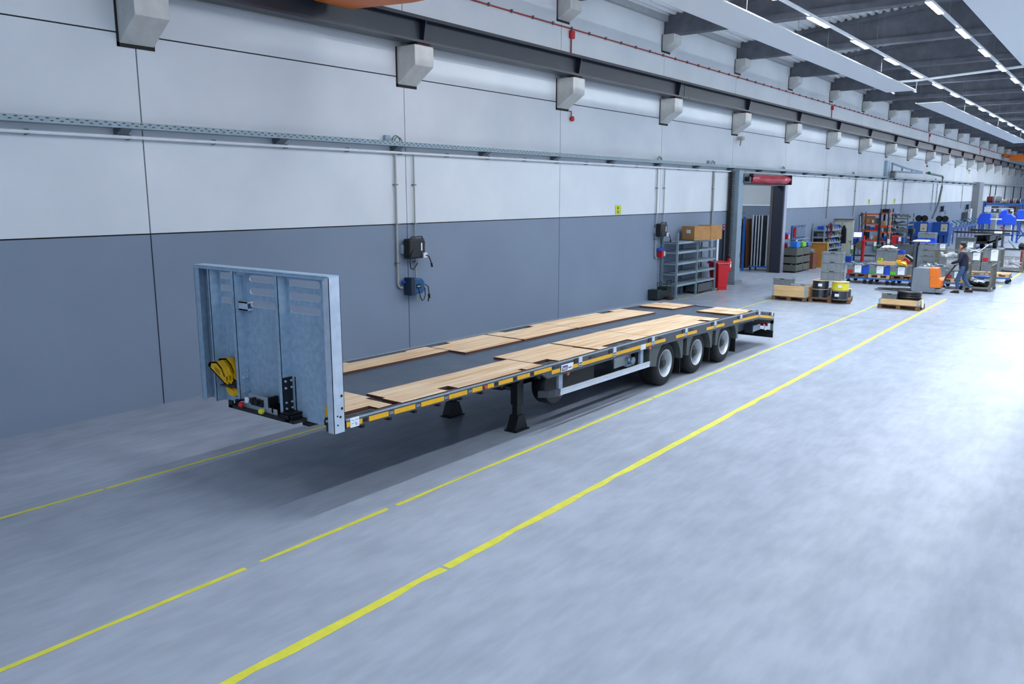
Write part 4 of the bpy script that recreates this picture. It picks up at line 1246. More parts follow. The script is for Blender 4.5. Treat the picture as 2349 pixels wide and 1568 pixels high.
# ---------------------------------------------------------------- things seen through the door
def part(o, m, name, mm, **k): return m.build(name, mm, o, **k)
t = thing('pallet_rack', 'orange and blue pallet rack seen through the roller door', 'rack', (35.6, 14.6, 0))
for y in (-0.12, ): MB().box(-0.05, 0.05, y - 0.05, y + 0.05, 0, 2.5).build('upright', M_blue, t)
MB().box(-0.05, 0.05, 2.3, 2.4, 0, 2.5).build('upright', M_blue, t)
MB().box(0.95, 1.05, -0.17, -0.07, 0, 2.5).build('upright', M_blue, t)
for z in (1.02, 2.28): MB().box(-0.04, 0.04, -0.05, 2.3, z, z + 0.13).build('beam', M_orange, t)
t = thing('cardboard_roll_stack', 'brown cardboard standing on the rack behind the door', 'cardboard', (36.1, 14.9, 1.15))
q = MB()
for i, y in enumerate((-0.15, 0.05, 0.28)): q.box(0.0, 0.5, y - 0.12, y + 0.08, 0, 0.92 + 0.05 * (i % 2))
q.build('sheet', mat('card_orange', '#b4713d', 0.8), t)
t = thing('scrap_bundle', 'heap of wrapped parts on top of the rack behind the door', 'parts', (36.1, 14.9, 2.41))
rnd = random.Random(3)
q = MB()
for i in range(9): q.obox(rnd.uniform(-0.1, 0.5), rnd.uniform(-0.3, 0.6), rnd.uniform(0, 0.35), 0.5, 0.12, 0.06, rnd.uniform(0, 3), 0, rnd.uniform(-.3, .3))
q.build('part_piece', M_galvd, t)
t = thing('board_stack', 'dark brown boards leaning beside the panel trolley', 'boards', (37.1, 14.68, 0))
for i in range(3): MB().obox(0.0 + 0.06 * i, 0.02 - 0.13 * i, 0.1, 0.6, 0.05, 2.3, 0.0, rx=-0.03).build('board', M_woodd if i != 1 else mat('board_grey', '#5b504b', 0.8), t)
t = thing('panel_trolley', 'blue trolley loaded with upright metal-edged panels inside the doorway', 'trolley', (37.3, 13.85, 0))
MB().box(-0.3, 0.5, -0.5, 0.5, 0.16, 0.22).build('platform', M_blue, t)
q = MB(); q.tube([(0.0, -0.48, 0.2), (0.0, -0.52, 0.4), (0, -0.56, 1.75)], 0.05, 8); q.tube([(0.0, -0.2, 0.2), (0, -0.52, 0.42)], 0.035, 6)
q.build('handle_post', M_blue, t)
for i, (x, y) in enumerate(((-0.25, -0.42), (-0.25, 0.42), (0.45, -0.42), (0.45, 0.42))):
    MB().cyl((x, y - 0.02, 0.07), 0.07, 0.04, 'y', 12).build('caster', M_blackm, t)
for i in range(5):
    y = 0.38 - i * 0.14 if i < 4 else -0.32
    p = MB().box(-0.22, 0.4, y - 0.02, y + 0.02, 0.22, 2.55).build('panel', mat('panel_dark', '#3d4148', 0.6) if i < 4 else mat('panel_pale', '#a3a8ac', 0.6), t)
    MB().box(-0.25, -0.22, y - 0.03, y + 0.03, 0.22, 2.58).build('metal_edge', M_alu, p)

# ---------------------------------------------------------------- grey steel shelves
t = thing('steel_shelf', 'two-bay galvanised steel shelf with five levels by the wall', 'shelf', (26.8, 12.55, 0)); og = (26.8, 12.55, 0)
SX = (25.15, 26.72, 28.32)
for x in SX:
    for y in (12.25, 12.80):
        q = MB(); q.box(x - 0.03, x + 0.03, y - 0.03, y - 0.024, 0, 2.24); q.box(x - 0.03, x - 0.024, y - 0.03, y + 0.03, 0, 2.24); q.box(x + 0.024, x + 0.03, y - 0.03, y + 0.03, 0, 2.24)
        q.build('upright', M_col, t, og)
for x0, x1 in zip(SX, SX[1:]):
    for z in (1.93, 1.60, 1.22, 0.86, 0.48):
        q = MB(); q.box(x0 + 0.03, x1 - 0.03, 12.235, 12.25, z - 0.07, z); q.box(x0 + 0.03, x1 - 0.03, 12.25, 12.8, z - 0.015, z)
        q.box(x0 + 0.03, x0 + 0.04, 12.25, 12.8, z - 0.07, z); q.box(x1 - 0.04, x1 - 0.03, 12.25, 12.8, z - 0.07, z); q.box(x0 + 0.03, x1 - 0.03, 12.785, 12.8, z - 0.07, z)
        q.build('shelf_board', M_col, t, og)
def carton(name, label, loc, w_, d_, h_, rz, m=None, lab=True, group=None):
    t = thing(name, label, 'box', loc, rz, group)
    MB().box(-w_ / 2, w_ / 2, -d_ / 2, d_ / 2, 0, h_).build('box_body', m or M_carton, t, bevel=0.006)
    MB().box(-w_ / 2, w_ / 2, -0.03, 0.03, h_, h_ + 0.002).build('tape', mat('tape_brown', '#9a7246', 0.4), t)
    if lab: MB().box(-w_ / 2 - 0.003, -w_ / 2, -0.12, 0.08, h_ * 0.5, h_ * 0.75).build('label_sheet', M_paper, t)
    return t
c1 = carton('cardboard_box', 'big cardboard box with white label standing askew on the grey shelf', (26.75, 12.33, 1.945), 0.78, 0.62, 0.48, -0.35)
carton('cardboard_box', 'second cardboard box pushed behind the labelled one on the grey shelf', (27.52, 12.15, 1.945), 0.60, 0.60, 0.50, -0.30, lab=False)
# steel tote on lower right bay
def steel_tote(name, label, loc, w_, d_, h_, rz=0, m=None, fill=True, group=None, seed=1):
    t = thing(name, label, 'bin', loc, rz, group)
    q = MB(); e = 0.008
    q.box(-w_ / 2, w_ / 2, -d_ / 2, -d_ / 2 + e, 0.06, h_); q.box(-w_ / 2, w_ / 2, d_ / 2 - e, d_ / 2, 0.06, h_)
    q.box(-w_ / 2, -w_ / 2 + e, -d_ / 2, d_ / 2, 0.06, h_); q.box(w_ / 2 - e, w_ / 2, -d_ / 2, d_ / 2, 0.06, h_); q.box(-w_ / 2, w_ / 2, -d_ / 2, d_ / 2, 0.06, 0.07)
    q.box(-w_ / 2 - 0.008, w_ / 2 + 0.008, -d_ / 2 - 0.008, -d_ / 2, h_ * 0.55, h_ * 0.62)
    q.build('tray', m or M_grayd, t)
    for x in (-w_ / 2 + 0.03, w_ / 2 - 0.03):
        for y in (-d_ / 2 + 0.02, d_ / 2 - 0.02): MB().box(x - 0.02, x + 0.02, y - 0.015, y + 0.015, 0, h_).build('corner_post', m or M_grayd, t)
    if fill:
        rnd = random.Random(seed); q = MB()
        for i in range(10): q.obox(rnd.uniform(-w_ * .3, w_ * .3), rnd.uniform(-d_ * .3, d_ * .3), h_ * rnd.uniform(0.5, 0.9), 0.22, 0.04, 0.03, rnd.uniform(0, 3), 0, rnd.uniform(-.5, .5), rnd.uniform(-.5, .5))
        f = q.build('metal_parts', M_alu, t); f['kind'] = 'stuff'
    return t
steel_tote('steel_tote', 'grey steel tote with shiny parts under the right shelf bay', (27.55, 12.5, 0), 1.25, 0.5, 0.36)
# dark green trolley left of the shelf
t = thing('box_trolley', 'dark green steel box trolley with two hoop handles by the wall', 'trolley', (24.75, 12.6, 0)); og = (24.75, 12.6, 0)
M_dgreen = mat('dark_green', '#1c2b2b', 0.5)
q = MB(); q.box(24.3, 24.62, 12.50, 12.86, 0.04, 0.36); q.box(25.0, 25.3, 12.50, 12.86, 0.04, 0.40); q.box(24.62, 25.0, 12.50, 12.86, 0.04, 0.3)
q.build('box_body', M_dgreen, t, og, bevel=0.01)
for x in (24.3, 25.0): MB().tube([(x, 12.52, 0.36), (x, 12.52, 0.62), (x + 0.3, 12.52, 0.62), (x + 0.3, 12.52, 0.36)], 0.015, 6).build('hoop_handle', M_black, t, og)
t = thing('brown_bag', 'small dark brown sack lying by the green trolley', 'sack', (24.9, 12.35, 0))
q = MB(); q.lathe([(0.0001, 0), (0.14, 0.02), (0.16, 0.08), (0.1, 0.13), (0.0001, 0.14)], (0, 0, 0), 'z', 12); q.build('sack_body', mat('sack_brown', '#3d2422', 0.8), t, smooth=True)
# red wheelie bins
def wheelie(loc, rz, label, m=M_redp):
    t = thing('wheelie_bin', label, 'bin', loc, rz, 'red wheelie bins')
    n = MB()
    n.add([(-.2, -.24, .08), (.2, -.24, .08), (.2, .2, .08), (-.2, .2, .08), (-.27, -.3, .96), (.27, -.3, .96), (.27, .3, .96), (-.27, .3, .96)],
          [[0, 3, 2, 1], [4, 5, 6, 7], [0, 1, 5, 4], [1, 2, 6, 5], [2, 3, 7, 6], [3, 0, 4, 7]])
    n.build('bin_body', m, t, bevel=0.02)
    q = MB(); q.prism([(-.33, .97), (.36, .97), (.36, 1.0), (.25, 1.07), (-.3, 1.03)], 'x', -.3, .3); q.build('lid', m, t, bevel=0.012)
    q = MB(); q.box(-.2, .2, -.23, -.2, 0, .08); q.build('foot', m, t)
    for x in (-.26, .22): MB().cyl((x, .22, .1), .1, .04, 'x', 14).build('wheel', M_rubber, t)
    return t
wheelie((28.72, 12.25, 0), -0.5, 'tall red wheelie bin beside the grey shelf, nearer the roller door')
wheelie((27.95, 12.5, 0.0), -0.5, 'second red wheelie bin half hidden behind the grey shelf') if False else None
# ================================================================ STORED GOODS DOWN THE HALL
M_grayc2 = None
M_pal = mat('pallet_brown', '#7d5b3f', 0.85, color2='#65472f', scale=5)
M_pall = mat('pallet_fresh', '#d3ad7c', 0.8, color2='#c29a68', scale=5)
M_collar = mat('collar_pine', '#e0bd8a', 0.75, color2='#d2a970', scale=3, stretch=(1, 1, 9))
def pallet(label, loc, rz, w_=1.2, d_=0.8, m=None, group='wooden pallets', detail=True, h=0.144):
    """long side along local x"""
    m = m or M_pal
    t = thing('wooden_pallet', label, 'pallet', loc, rz, group)
    n = 5 if d_ <= 0.8 else 7
    sp = d_ / n
    for i in range(n):
        y = -d_ / 2 + sp * (i + 0.5)
        MB().box(-w_ / 2, w_ / 2, y - sp * 0.44, y + sp * 0.44, h - 0.022, h).build('deck_board', m, t)
    q = MB()
    for x in (-w_ / 2 + 0.05, 0, w_ / 2 - 0.05): q.box(x - 0.05, x + 0.05, -d_ / 2, d_ / 2, h - 0.044, h - 0.0225)
    q.build('stringer', m, t)
    for x in (-w_ / 2 + 0.06, 0, w_ / 2 - 0.06):
        for y in (-d_ / 2 + 0.05, 0, d_ / 2 - 0.05):
            MB().box(x - 0.06, x + 0.06, y - 0.05, y + 0.05, 0.022, h - 0.0445).build('block', m, t)
    for y in (-d_ / 2 + 0.05, 0, d_ / 2 - 0.05):
        MB().box(-w_ / 2, w_ / 2, y - 0.05, y + 0.05, 0, 0.0215).build('skid', m, t)
    return t
def collar(label, loc, rz, w_, d_, h_, group='pine pallet collars'):
    t = thing('pallet_collar', label, 'pallet collar', loc, rz, group)
    n = max(1, round(h_ / 0.19)); e = 0.02
    for i in range(n):
        z0 = h_ * i / n + 0.002; z1 = h_ * (i + 1) / n - 0.002
        q = MB(); q.box(-w_ / 2, w_ / 2, -d_ / 2, -d_ / 2 + e, z0, z1); q.box(-w_ / 2, w_ / 2, d_ / 2 - e, d_ / 2, z0, z1)
        q.box(-w_ / 2, -w_ / 2 + e, -d_ / 2 + e, d_ / 2 - e, z0, z1); q.box(w_ / 2 - e, w_ / 2, -d_ / 2 + e, d_ / 2 - e, z0, z1)
        q.build('frame_board', M_collar, t)
    for sx in (-1, 1):
        for sy in (-1, 1):
            x = sx * w_ / 2; y = sy * d_ / 2
            q = MB(); q.box(min(x, x - sx * 0.06), max(x, x - sx * 0.06), min(y, y + sy * 0.004), max(y, y + sy * 0.004), 0, h_)
            q.box(min(x, x + sx * 0.004), max(x, x + sx * 0.004), min(y + sy * .004, y - sy * 0.06), max(y + sy * .004, y - sy * 0.06), 0, h_)
            q.build('corner_hinge', M_galv, t)
    return t
CR = {}
def crate(label, loc, rz, w_=0.6, d_=0.4, h_=0.32, m=None, tag_m=None, sheet=False, group='grey stacking crates', face='y', name='stacking_crate', open_=True):
    """ribbed plastic crate; labels sit on the local -y long face"""
    m = m or M_grayc
    t = thing(name, label, 'crate', loc, rz, group)
    key = (w_, d_, h_, m.name, open_)
    if key not in CR:
        q = MB(); e = 0.012
        if open_:
            q.box(-w_ / 2 + .02, w_ / 2 - .02, -d_ / 2 + .02, -d_ / 2 + .02 + e, 0, h_ - .03); q.box(-w_ / 2 + .01, w_ / 2 - .01, d_ / 2 - .01 - e, d_ / 2 - .01, 0, h_ - .03)
            q.box(-w_ / 2 + .02, -w_ / 2 + .02 + e, -d_ / 2 + .02, d_ / 2 - .02, 0, h_ - .03); q.box(w_ / 2 - .01 - e, w_ / 2 - .01, -d_ / 2 + .01, d_ / 2 - .01, 0, h_ - .03)
            q.box(-w_ / 2 + .01, w_ / 2 - .01, -d_ / 2 + .01, d_ / 2 - .01, 0, 0.012)
        else:
            q.box(-w_ / 2 + .02, w_ / 2 - .02, -d_ / 2 + .02, d_ / 2 - .02, 0, h_ - .03)
        for i in range(4):
            x = -w_ / 2 + 0.012 + (w_ - 0.024) * i / 3
            for y in (-d_ / 2 + .001, d_ / 2 - 0.011): q.box(x - 0.009, x + 0.009, y, y + 0.01, 0.0, h_ - .05)
        for i in range(3):
            y = -d_ / 2 + 0.012 + (d_ - 0.024) * i / 2
            for x in (-w_ / 2, w_ / 2 - 0.01): q.box(x, x + 0.01, y - 0.006, y + 0.006, 0.02, h_ - .05)
        r = MB()
        z0, z1 = h_ - 0.05, h_
        r.box(-w_ / 2, w_ / 2, -d_ / 2, -d_ / 2 + 0.022, z0, z1); r.box(-w_ / 2, w_ / 2, d_ / 2 - 0.022, d_ / 2, z0, z1)
        r.box(-w_ / 2, -w_ / 2 + 0.022, -d_ / 2 + .022, d_ / 2 - .022, z0, z1); r.box(w_ / 2 - 0.022, w_ / 2, -d_ / 2 + .022, d_ / 2 - .022, z0, z1)
        if not open_: r.box(-w_ / 2 + .02, w_ / 2 - .02, -d_ / 2 + .02, d_ / 2 - .02, z1 - 0.02, z1 - 0.008)
        CR[key] = (q.build('crate_body', m, t), r.build('rim', m, t))
    else:
        for o in CR[key]:
            c = o.copy(); C.objects.link(c); c.parent = t
    g_ = MB(); g_.box(-0.07, 0.07, -d_ / 2 - 0.001, -d_ / 2 + 0.001, h_ - 0.04, h_ - 0.012); g_.build('grip_slot', M_gap, t)
    if sheet:
        s = MB().box(w_ * 0.02, w_ * 0.02 + min(0.26, w_ * .44), -d_ / 2 - 0.006, -d_ / 2 - 0.002, 0.04, h_ - 0.03).build('paper_sheet', M_paper, t)
        q = MB()
        for i, (a, b_) in enumerate(((0.04, 0.2), (0.06, 0.19), (0.04, 0.12))): q.box(w_ * .02 + a - 0.02, w_ * .02 + b_, -d_ / 2 - 0.0075, -d_ / 2 - 0.006, h_ - 0.08 - 0.04 * i, h_ - 0.07 - 0.04 * i)
        q.build('print', mat('print_grey', '#6a7280', 0.7), s)
    if tag_m: MB().box(-w_ * 0.46, -w_ * 0.46 + 0.2, -d_ / 2 - 0.006, -d_ / 2 - 0.002, 0.02, 0.15).build('colour_card', tag_m, t)
    return t
R90 = -PI / 2      # local -y face looks towards -x (the camera end of the hall)

# ---- pallet 1: pine collar with grey crate and metal parts
pallet('brown pallet under the tall pine collar, left of the cable drums', (27.52, 9.02, 0), R90, 1.15, 1.0)
collar('tall pine pallet collar holding a grey crate, leftmost of the two', (27.52, 9.02, 0.146), R90, 1.14, 0.98, 0.37)
crate('grey crate standing inside the tall pine collar', (27.30, 9.30, 0.43), R90, 0.6, 0.4, 0.31, open_=False)
t = thing('metal_parts', 'shiny metal brackets lying in the tall pine collar', 'parts', (27.4, 8.7, 0.45), 0)
rnd = random.Random(11)
for i in range(7):
    MB().obox(rnd.uniform(-.2, .3), rnd.uniform(-.18, .2), rnd.uniform(0.0, 0.08), 0.34, 0.05, 0.03, rnd.uniform(0, 3), 0, rnd.uniform(-.2, .2)).build('bracket_piece', M_galv, t)
MB().obox(-0.05, 0.0, -0.1, 0.3, 0.3, 0.1, 0).build('tray', M_grayd, t)
# ---- pallet 2: cable drums
pallet('brown pallet carrying four cable drums', (27.85, 7.88, 0), R90 + 0.2, 1.3, 1.15)
M_drumf = mat('drum_ply', '#c9b596', 0.75)
def drum(label, loc, m, r=0.28, h=0.285, lab=True):
    t = thing('cable_drum', label, 'cable drum', loc, 0, 'cable drums on the pallet')
    for z in (0.0, h - 0.012):
        MB().lathe([(r, z), (r, z + 0.012)], (0, 0, 0), 'z', 28).build('flange', M_drumf if z else mat('drum_ply_dark', '#8d7a60', 0.8), t)
    q = MB(); pr = [(r * 0.90, 0.012)]
    n = 9
    for i in range(n):
        z = 0.012 + (h - 0.024) * (i + 0.5) / n
        pr += [(r * 0.90, z - 0.011), (r * 0.93, z), (r * 0.90, z + 0.011)]
    pr += [(r * 0.90, h - 0.012)]
    q.lathe(pr, (0, 0, 0), 'z', 28).build('wound_cable', m, t, smooth=True)
    if lab: MB().obox(-r * 0.95, -0.06 if lab == 1 else 0.02, h * 0.35, 0.006, 0.13, 0.09, 0).build('label_sheet', M_paper, t)
M_cabb = mat('cable_black_gloss', '#1a2130', 0.25)
M_caby = mat('cable_yellow', '#e8dc20', 0.35)
drum('black cable drum, bottom left on the drum pallet', (27.52, 8.14, 0.146), M_cabb, lab=0)
drum('black cable drum, top left on the drum pallet', (27.52, 8.14, 0.434), M_cabb, lab=1)
drum('black cable drum below the yellow one', (27.42, 7.48, 0.146), M_cabb, lab=2)
drum('bright yellow cable drum on the pallet', (27.42, 7.48, 0.434), M_caby, lab=1)
drum('black cable drum at the back left of the drum pallet', (28.15, 8.22, 0.146), M_cabb, lab=0)
drum('black cable drum at the back right of the drum pallet', (28.05, 7.56, 0.146), M_cabb, lab=0)
for k, nm in enumerate(('bottom', 'middle', 'top')):
    crate('grey crate, %s of the three stacked on the cable drums' % nm, (27.78, 7.86, 0.725 + 0.305 * k), R90 + 0.10, 0.66, 0.46, 0.32, open_=(k == 2))
t = thing('white_bucket', 'small white bucket beside the grey crate tower on the drums', 'bucket', (28.1, 8.33, 0.435))
MB().lathe([(0.08, 0), (0.1, 0.24), (0.115, 0.25), (0.115, 0.27), (0.0001, 0.27)], (0, 0, 0.0), 'z', 16).build('bucket_body', M_white, t, smooth=True)
# ---- pallet 3: low collar with grey box and black hoses
pallet('brown pallet under the low pine collar, closest to the yellow line corner', (27.42, 5.60, 0), R90, 1.2, 0.85)
collar('low pine pallet collar with coiled black hose', (27.42, 5.60, 0.146), R90, 1.16, 0.84, 0.17)
t = crate('grey box with hand slot inside the low pine collar', (27.38, 5.93, 0.17), R90, 0.44, 0.34, 0.30, name='tool_box', group=None, open_=False)
t = thing('hose_coil', 'thick coil of glossy black hose lying in the low pine collar', 'hose', (27.5, 5.40, 0.17))
for i in range(4):
    pts = [((0.26 + 0.015 * (i % 2)) * math.cos(a) , (0.28 + 0.01 * i) * math.sin(a), 0.06 + 0.075 * i + 0.06 * math.sin(a * 0.5)) for a in [2 * PI * k / 28 for k in range(28)]]
    MB().tube(pts, 0.05, 10, closed=True).build('hose_loop', mat('hose_black', '#181b22', 0.3), t, smooth=True)
t = thing('paper_bag', 'white paper hanging over the corner of the low pine collar', 'paper', (27.3, 4.99, 0.1))
MB().add([(-.05, 0, 0.0), (.18, 0.0, -.06), (.22, 0, .22), (0, 0.02, .25), (-.05, -.02, 0.0), (.18, -.02, -.06), (.22, -.02, .22), (0, -.01, .25)], [[0, 1, 2, 3], [7, 6, 5, 4], [0, 4, 5, 1], [1, 5, 6, 2], [2, 6, 7, 3], [3, 7, 4, 0]]).build('paper_sheet', M_paper, t)

# ---- blue dollies with pallets and labelled crates
def dolly(label, loc, rz, w_=0.85, d_=1.25, m=None):
    """frame w_ along local x, d_ along local y"""
    t = thing('blue_dolly', label, 'dolly', loc, rz, 'blue wheeled dollies')
    m = m or M_blue
    q = MB(); q.box(-w_ / 2, w_ / 2, -d_ / 2, -d_ / 2 + .05, .20, .25); q.box(-w_ / 2, w_ / 2, d_ / 2 - .05, d_ / 2, .20, .25)
    q.box(-w_ / 2, -w_ / 2 + .05, -d_ / 2, d_ / 2, .20, .25); q.box(w_ / 2 - .05, w_ / 2, -d_ / 2, d_ / 2, .20, .25)
    for x in (-w_ / 2 + .07, w_ / 2 - .07): q.box(x - .07, x + .07, -d_ / 2 - .005, -d_ / 2 + .04, .17, .25)
    q.build('frame', m, t)
    for x in (-w_ / 2 + .09, w_ / 2 - .09):
        for y in (-d_ / 2 + .1, d_ / 2 - .1):
            c = MB().cyl((x, y - .02, .08), .08, .04, 'y', 14).build('caster_wheel', M_rubber, t)
            MB().box(x - .03, x + .03, y - .035, y + .035, .12, .20).build('caster_fork', M_blackm, c)
    return t
XF = 34.72
for k, (y, nm, pm) in enumerate(((8.72, 'leftmost', M_pal), (7.88, 'second from left', M_pall), (7.04, 'third from left', M_pal), (5.28, 'fourth, right of the pallet truck', M_pall))):
    dolly('blue dolly under labelled crates, %s of the front row' % nm, (XF, y, 0), R90, 0.80, 1.25)
    pallet('pallet on the %s blue dolly of the front row' % nm, (XF, y, 0.252), R90, 0.80, 1.2, pm)
def fc(y, w_, nm, tm, sheet=True, h=0.36, m=None):
    crate(nm, (XF - 0.38, y, 0.398), R90, w_, 0.42, h, m, tm, sheet, group='crates on the front row of dollies')
fc(8.82, 0.56, 'grey crate with red card and white sheet, leftmost dolly', M_red)
fc(8.39, 0.26, 'blue crate beside the red-carded grey crate', None, False, 0.33, M_bluep)
fc(7.99, 0.56, 'grey crate with green card and white sheet, second dolly', M_greenp)
fc(7.21, 0.56, 'grey crate with bright green card and white sheet, third dolly', mat('card_lime', '#5fc23a', 0.6))
fc(7.60, 0.20, 'narrow blue crate on the third dolly', None, False, 0.34, M_bluep)
fc(5.24, 0.60, 'grey crate with red card right behind the walking worker', M_red, True, 0.30)
crate('slate crate behind the leftmost grey crate tower', (36.6, 9.35, 0.0), R90, 0.4, 0.5, 0.68, mat('crate_slate', '#5d6780', 0.6))
for i, (x, y, z, nm) in enumerate(((35.3, 8.75, 0.398, 'grey crate behind the red-carded crate'), (35.25, 7.95, 0.398, 'grey crate behind the green-carded crate'), (35.2, 7.1, 0.398, 'grey crate behind the lime-carded crate'))):
    crate(nm, (x, y, z), R90, 0.6, 0.4, 0.34)
t = collar('short pine collar lying on the green-carded crate', (34.75, 7.75, 0.765), R90 + 0.12, 0.75, 0.55, 0.12)
def bits(name, label, cat, loc, n, m, sz, spread, seed, cname='piece'):
    rnd = random.Random(seed)
    t = thing(name, label, cat, loc)
    for i in range(n):
        MB().obox(rnd.uniform(-1, 1) * spread[0], rnd.uniform(-1, 1) * spread[1], rnd.uniform(0, 1) * spread[2], sz[0] * rnd.uniform(.6, 1.2), sz[1], sz[2], rnd.uniform(0, 3.1), 0, rnd.uniform(-.4, .4), rnd.uniform(-.4, .4)).build(cname, m, t)
    return t
bits('metal_parts', 'bright metal parts heaped in the leftmost dolly crate', 'parts', (34.4, 8.8, 0.72), 8, M_galv, (0.22, 0.05, 0.03), (.15, .2, .1), 21)
bits('metal_parts', 'bright metal parts between the first two dollies', 'parts', (34.6, 8.2, 0.74), 8, M_alu, (0.2, 0.05, 0.03), (.2, .15, .08), 22)
t = bits('plastic_brackets', 'yellow plastic parts piled on the lime-carded crate', 'parts', (34.55, 7.18, 0.765), 7, mat('parts_yellow', '#f0b410', 0.45), (0.26, 0.12, 0.07), (.2, .16, .14), 23)
crate('small lime yellow bin on the short pine collar', (34.6, 7.98, 0.90), R90, 0.16, 0.16, 0.11, mat('bin_lime', '#d6dc1e', 0.5), group=None, name='small_bin')
# middle row: large crate tower and cartons
pallet('pallet under the big grey crate with white wraps', (37.1, 8.2, 0.0), R90, 1.2, 0.8)
crate('grey crate under the big one with white wraps', (36.9, 8.24, 0.146), R90, 0.8, 0.6, 0.6)
crate('big grey crate with white wraps on top and a white side sheet', (36.9, 8.24, 0.75), R90, 0.78, 0.6, 0.5, open_=False)
t = thing('white_wrap', 'crumpled white wrapping on the big grey crate', 'wrapping', (36.85, 8.22, 1.26))
rnd = random.Random(5)
vs = []; fs = []; n = 9
for i in range(n + 1):
    for j in range(n + 1):
        vs.append((-0.2 + 0.4 * j / n, -0.32 + 0.6 * i / n, 0.04 + 0.1 * math.sin(PI * i / n) * math.sin(PI * j / n) + rnd.uniform(0, 0.05)))
for i in range(n):
    for j in range(n): fs.append([i * (n + 1) + j, i * (n + 1) + j + 1, (i + 1) * (n + 1) + j + 1, (i + 1) * (n + 1) + j])
MB().add(vs, fs).build('wrap_sheet', M_paper, t).modifiers.new('solid', 'SOLIDIFY').thickness = 0.03
crate('small grey crate under the cardboard box and blue bin', (37.2, 7.78, 0.25), R90, 0.5, 0.4, 0.5)
dolly('blue dolly under the cardboard box pile', (37.2, 7.6, 0), R90, 0.8, 1.0)
carton('cardboard_box', 'small cardboard box carrying a bright blue bin', (37.2, 7.80, 0.76), 0.36, 0.36, 0.27, 0.0, lab=False)
crate('bright blue bin on the small cardboard box', (37.2, 7.80, 1.04), R90, 0.32, 0.3, 0.16, M_blueb, group=None, name='small_bin')
t = carton('cardboard_box', 'opened brown box beside the pallet truck', (37.1, 7.33, 0.52), 0.34, 0.36, 0.26, 0.3, lab=False)
t = thing('tilted_case', 'black and red case leaning on the brown box', 'case', (37.0, 7.38, 0.80))
MB().obox(0, 0, 0.05, 0.34, 0.42, 0.10, 0, rx=0.6).build('case_body', M_black, t); MB().obox(-0.01, 0.1, -0.04, 0.32, 0.3, 0.08, 0, rx=0.6).build('red_lower', M_red, t)
crate('grey crate under the opened brown box', (37.1, 7.33, 0.25), R90, 0.4, 0.4, 0.27)
# towers further back, left of the worker
for k in range(4):
    crate('grey crate, %s of the tower behind the pallet truck' % ('bottom', 'second', 'third', 'top')[k], (42.3, 7.72, 0.15 + 0.275 * k), R90, 0.72, 0.5, 0.29, open_=(k == 3))
pallet('pallet under the crate tower behind the pallet truck', (42.3, 7.72, 0), R90, 0.9, 0.8)
for k in range(3):
    crate('dark crate, %s of the low tower left of the pallet truck mast' % ('bottom', 'middle', 'top')[k], (42.0, 8.72, 0.15 + 0.34 * k), R90, 0.85, 0.55, 0.35, mat('crate_dark', '#4c5356', 0.6), open_=(k == 2))
pallet('pallet under the low dark crate tower', (42.0, 8.72, 0), R90, 1.0, 0.8)
crate('bright blue crate under the grey lid crate', (44.0, 8.07, 1.12), R90, 0.78, 0.55, 0.30, M_blueb, open_=False, group=None)
crate('pale grey crate on the bright blue one', (44.0, 8.07, 1.43), R90, 0.78, 0.55, 0.26, open_=False)
for k in range(3):
    crate('grey crate, %s of three below the bright blue crate' % ('bottom', 'middle', 'top')[k], (44.0, 8.07, 0.02 + 0.365 * k), R90, 0.78, 0.55, 0.365, open_=False)
crate('grey crate in the far middle with white sheet', (46.0, 7.8, 0.72), R90, 0.56, 0.4, 0.36, None, None, True)
crate('grey crate under the far middle white-sheeted one', (46.0, 7.8, 0.35), R90, 0.6, 0.45, 0.36)
crate('grey floor crate in the far middle column', (46.0, 7.8, 0.0), R90, 0.6, 0.45, 0.34)
crate('grey crate with green card near the black chassis', (46.5, 6.65, 0.85), R90, 0.6, 0.4, 0.34, None, M_greenp, True)
crate('grey crate below the green-carded one near the black chassis', (46.5, 6.65, 0.43), R90, 0.7, 0.5, 0.41)
crate('bottom grey crate near the black chassis', (46.5, 6.65, 0.0), R90, 0.7, 0.5, 0.42)
crate('large dark grey box in front of the black chassis', (52.0, 7.55, 0.40), R90, 0.95, 0.6, 0.75, mat('crate_dark', '#4c5356'), open_=False)
crate('large dark grey box standing under the other near the chassis', (52.0, 7.55, 0.0), R90, 0.95, 0.6, 0.39, mat('crate_dark', '#4c5356'), open_=False)
# second row right of worker
for k, (y, w_, h_, nm) in enumerate(((5.42, 0.70, 0.38, 'left'), (4.76, 0.66, 0.54, 'right'))):
    dolly('blue dolly under the %s red-carded crate behind the mesh cage' % nm, (39.9, y, 0), R90, 0.62, 1.0)
    crate('grey base crate under the %s red-carded crate behind the mesh cage' % nm, (39.9, y, 0.26), R90, 0.62, 0.8, 0.45, open_=False)
    crate('grey crate with red card behind the mesh cage, %s of two' % nm, (39.72, y, 0.72), R90, w_ * .92, 0.45, h_, None, M_red, True)
t = thing('metal_bar', 'long white metal bar leaning out of the red-carded crate', 'bar', (39.6, 5.35, 1.0))
MB().tube([(0, 0, -0.0), (0.3, -0.42, 0.4)], 0.022, 6).build('bar_profile', M_white, t)
bits('metal_profiles', 'white profiles lying across the red-carded crates', 'parts', (39.8, 5.4, 1.10), 5, M_alu, (0.7, 0.05, 0.03), (.1, .2, .02), 33)
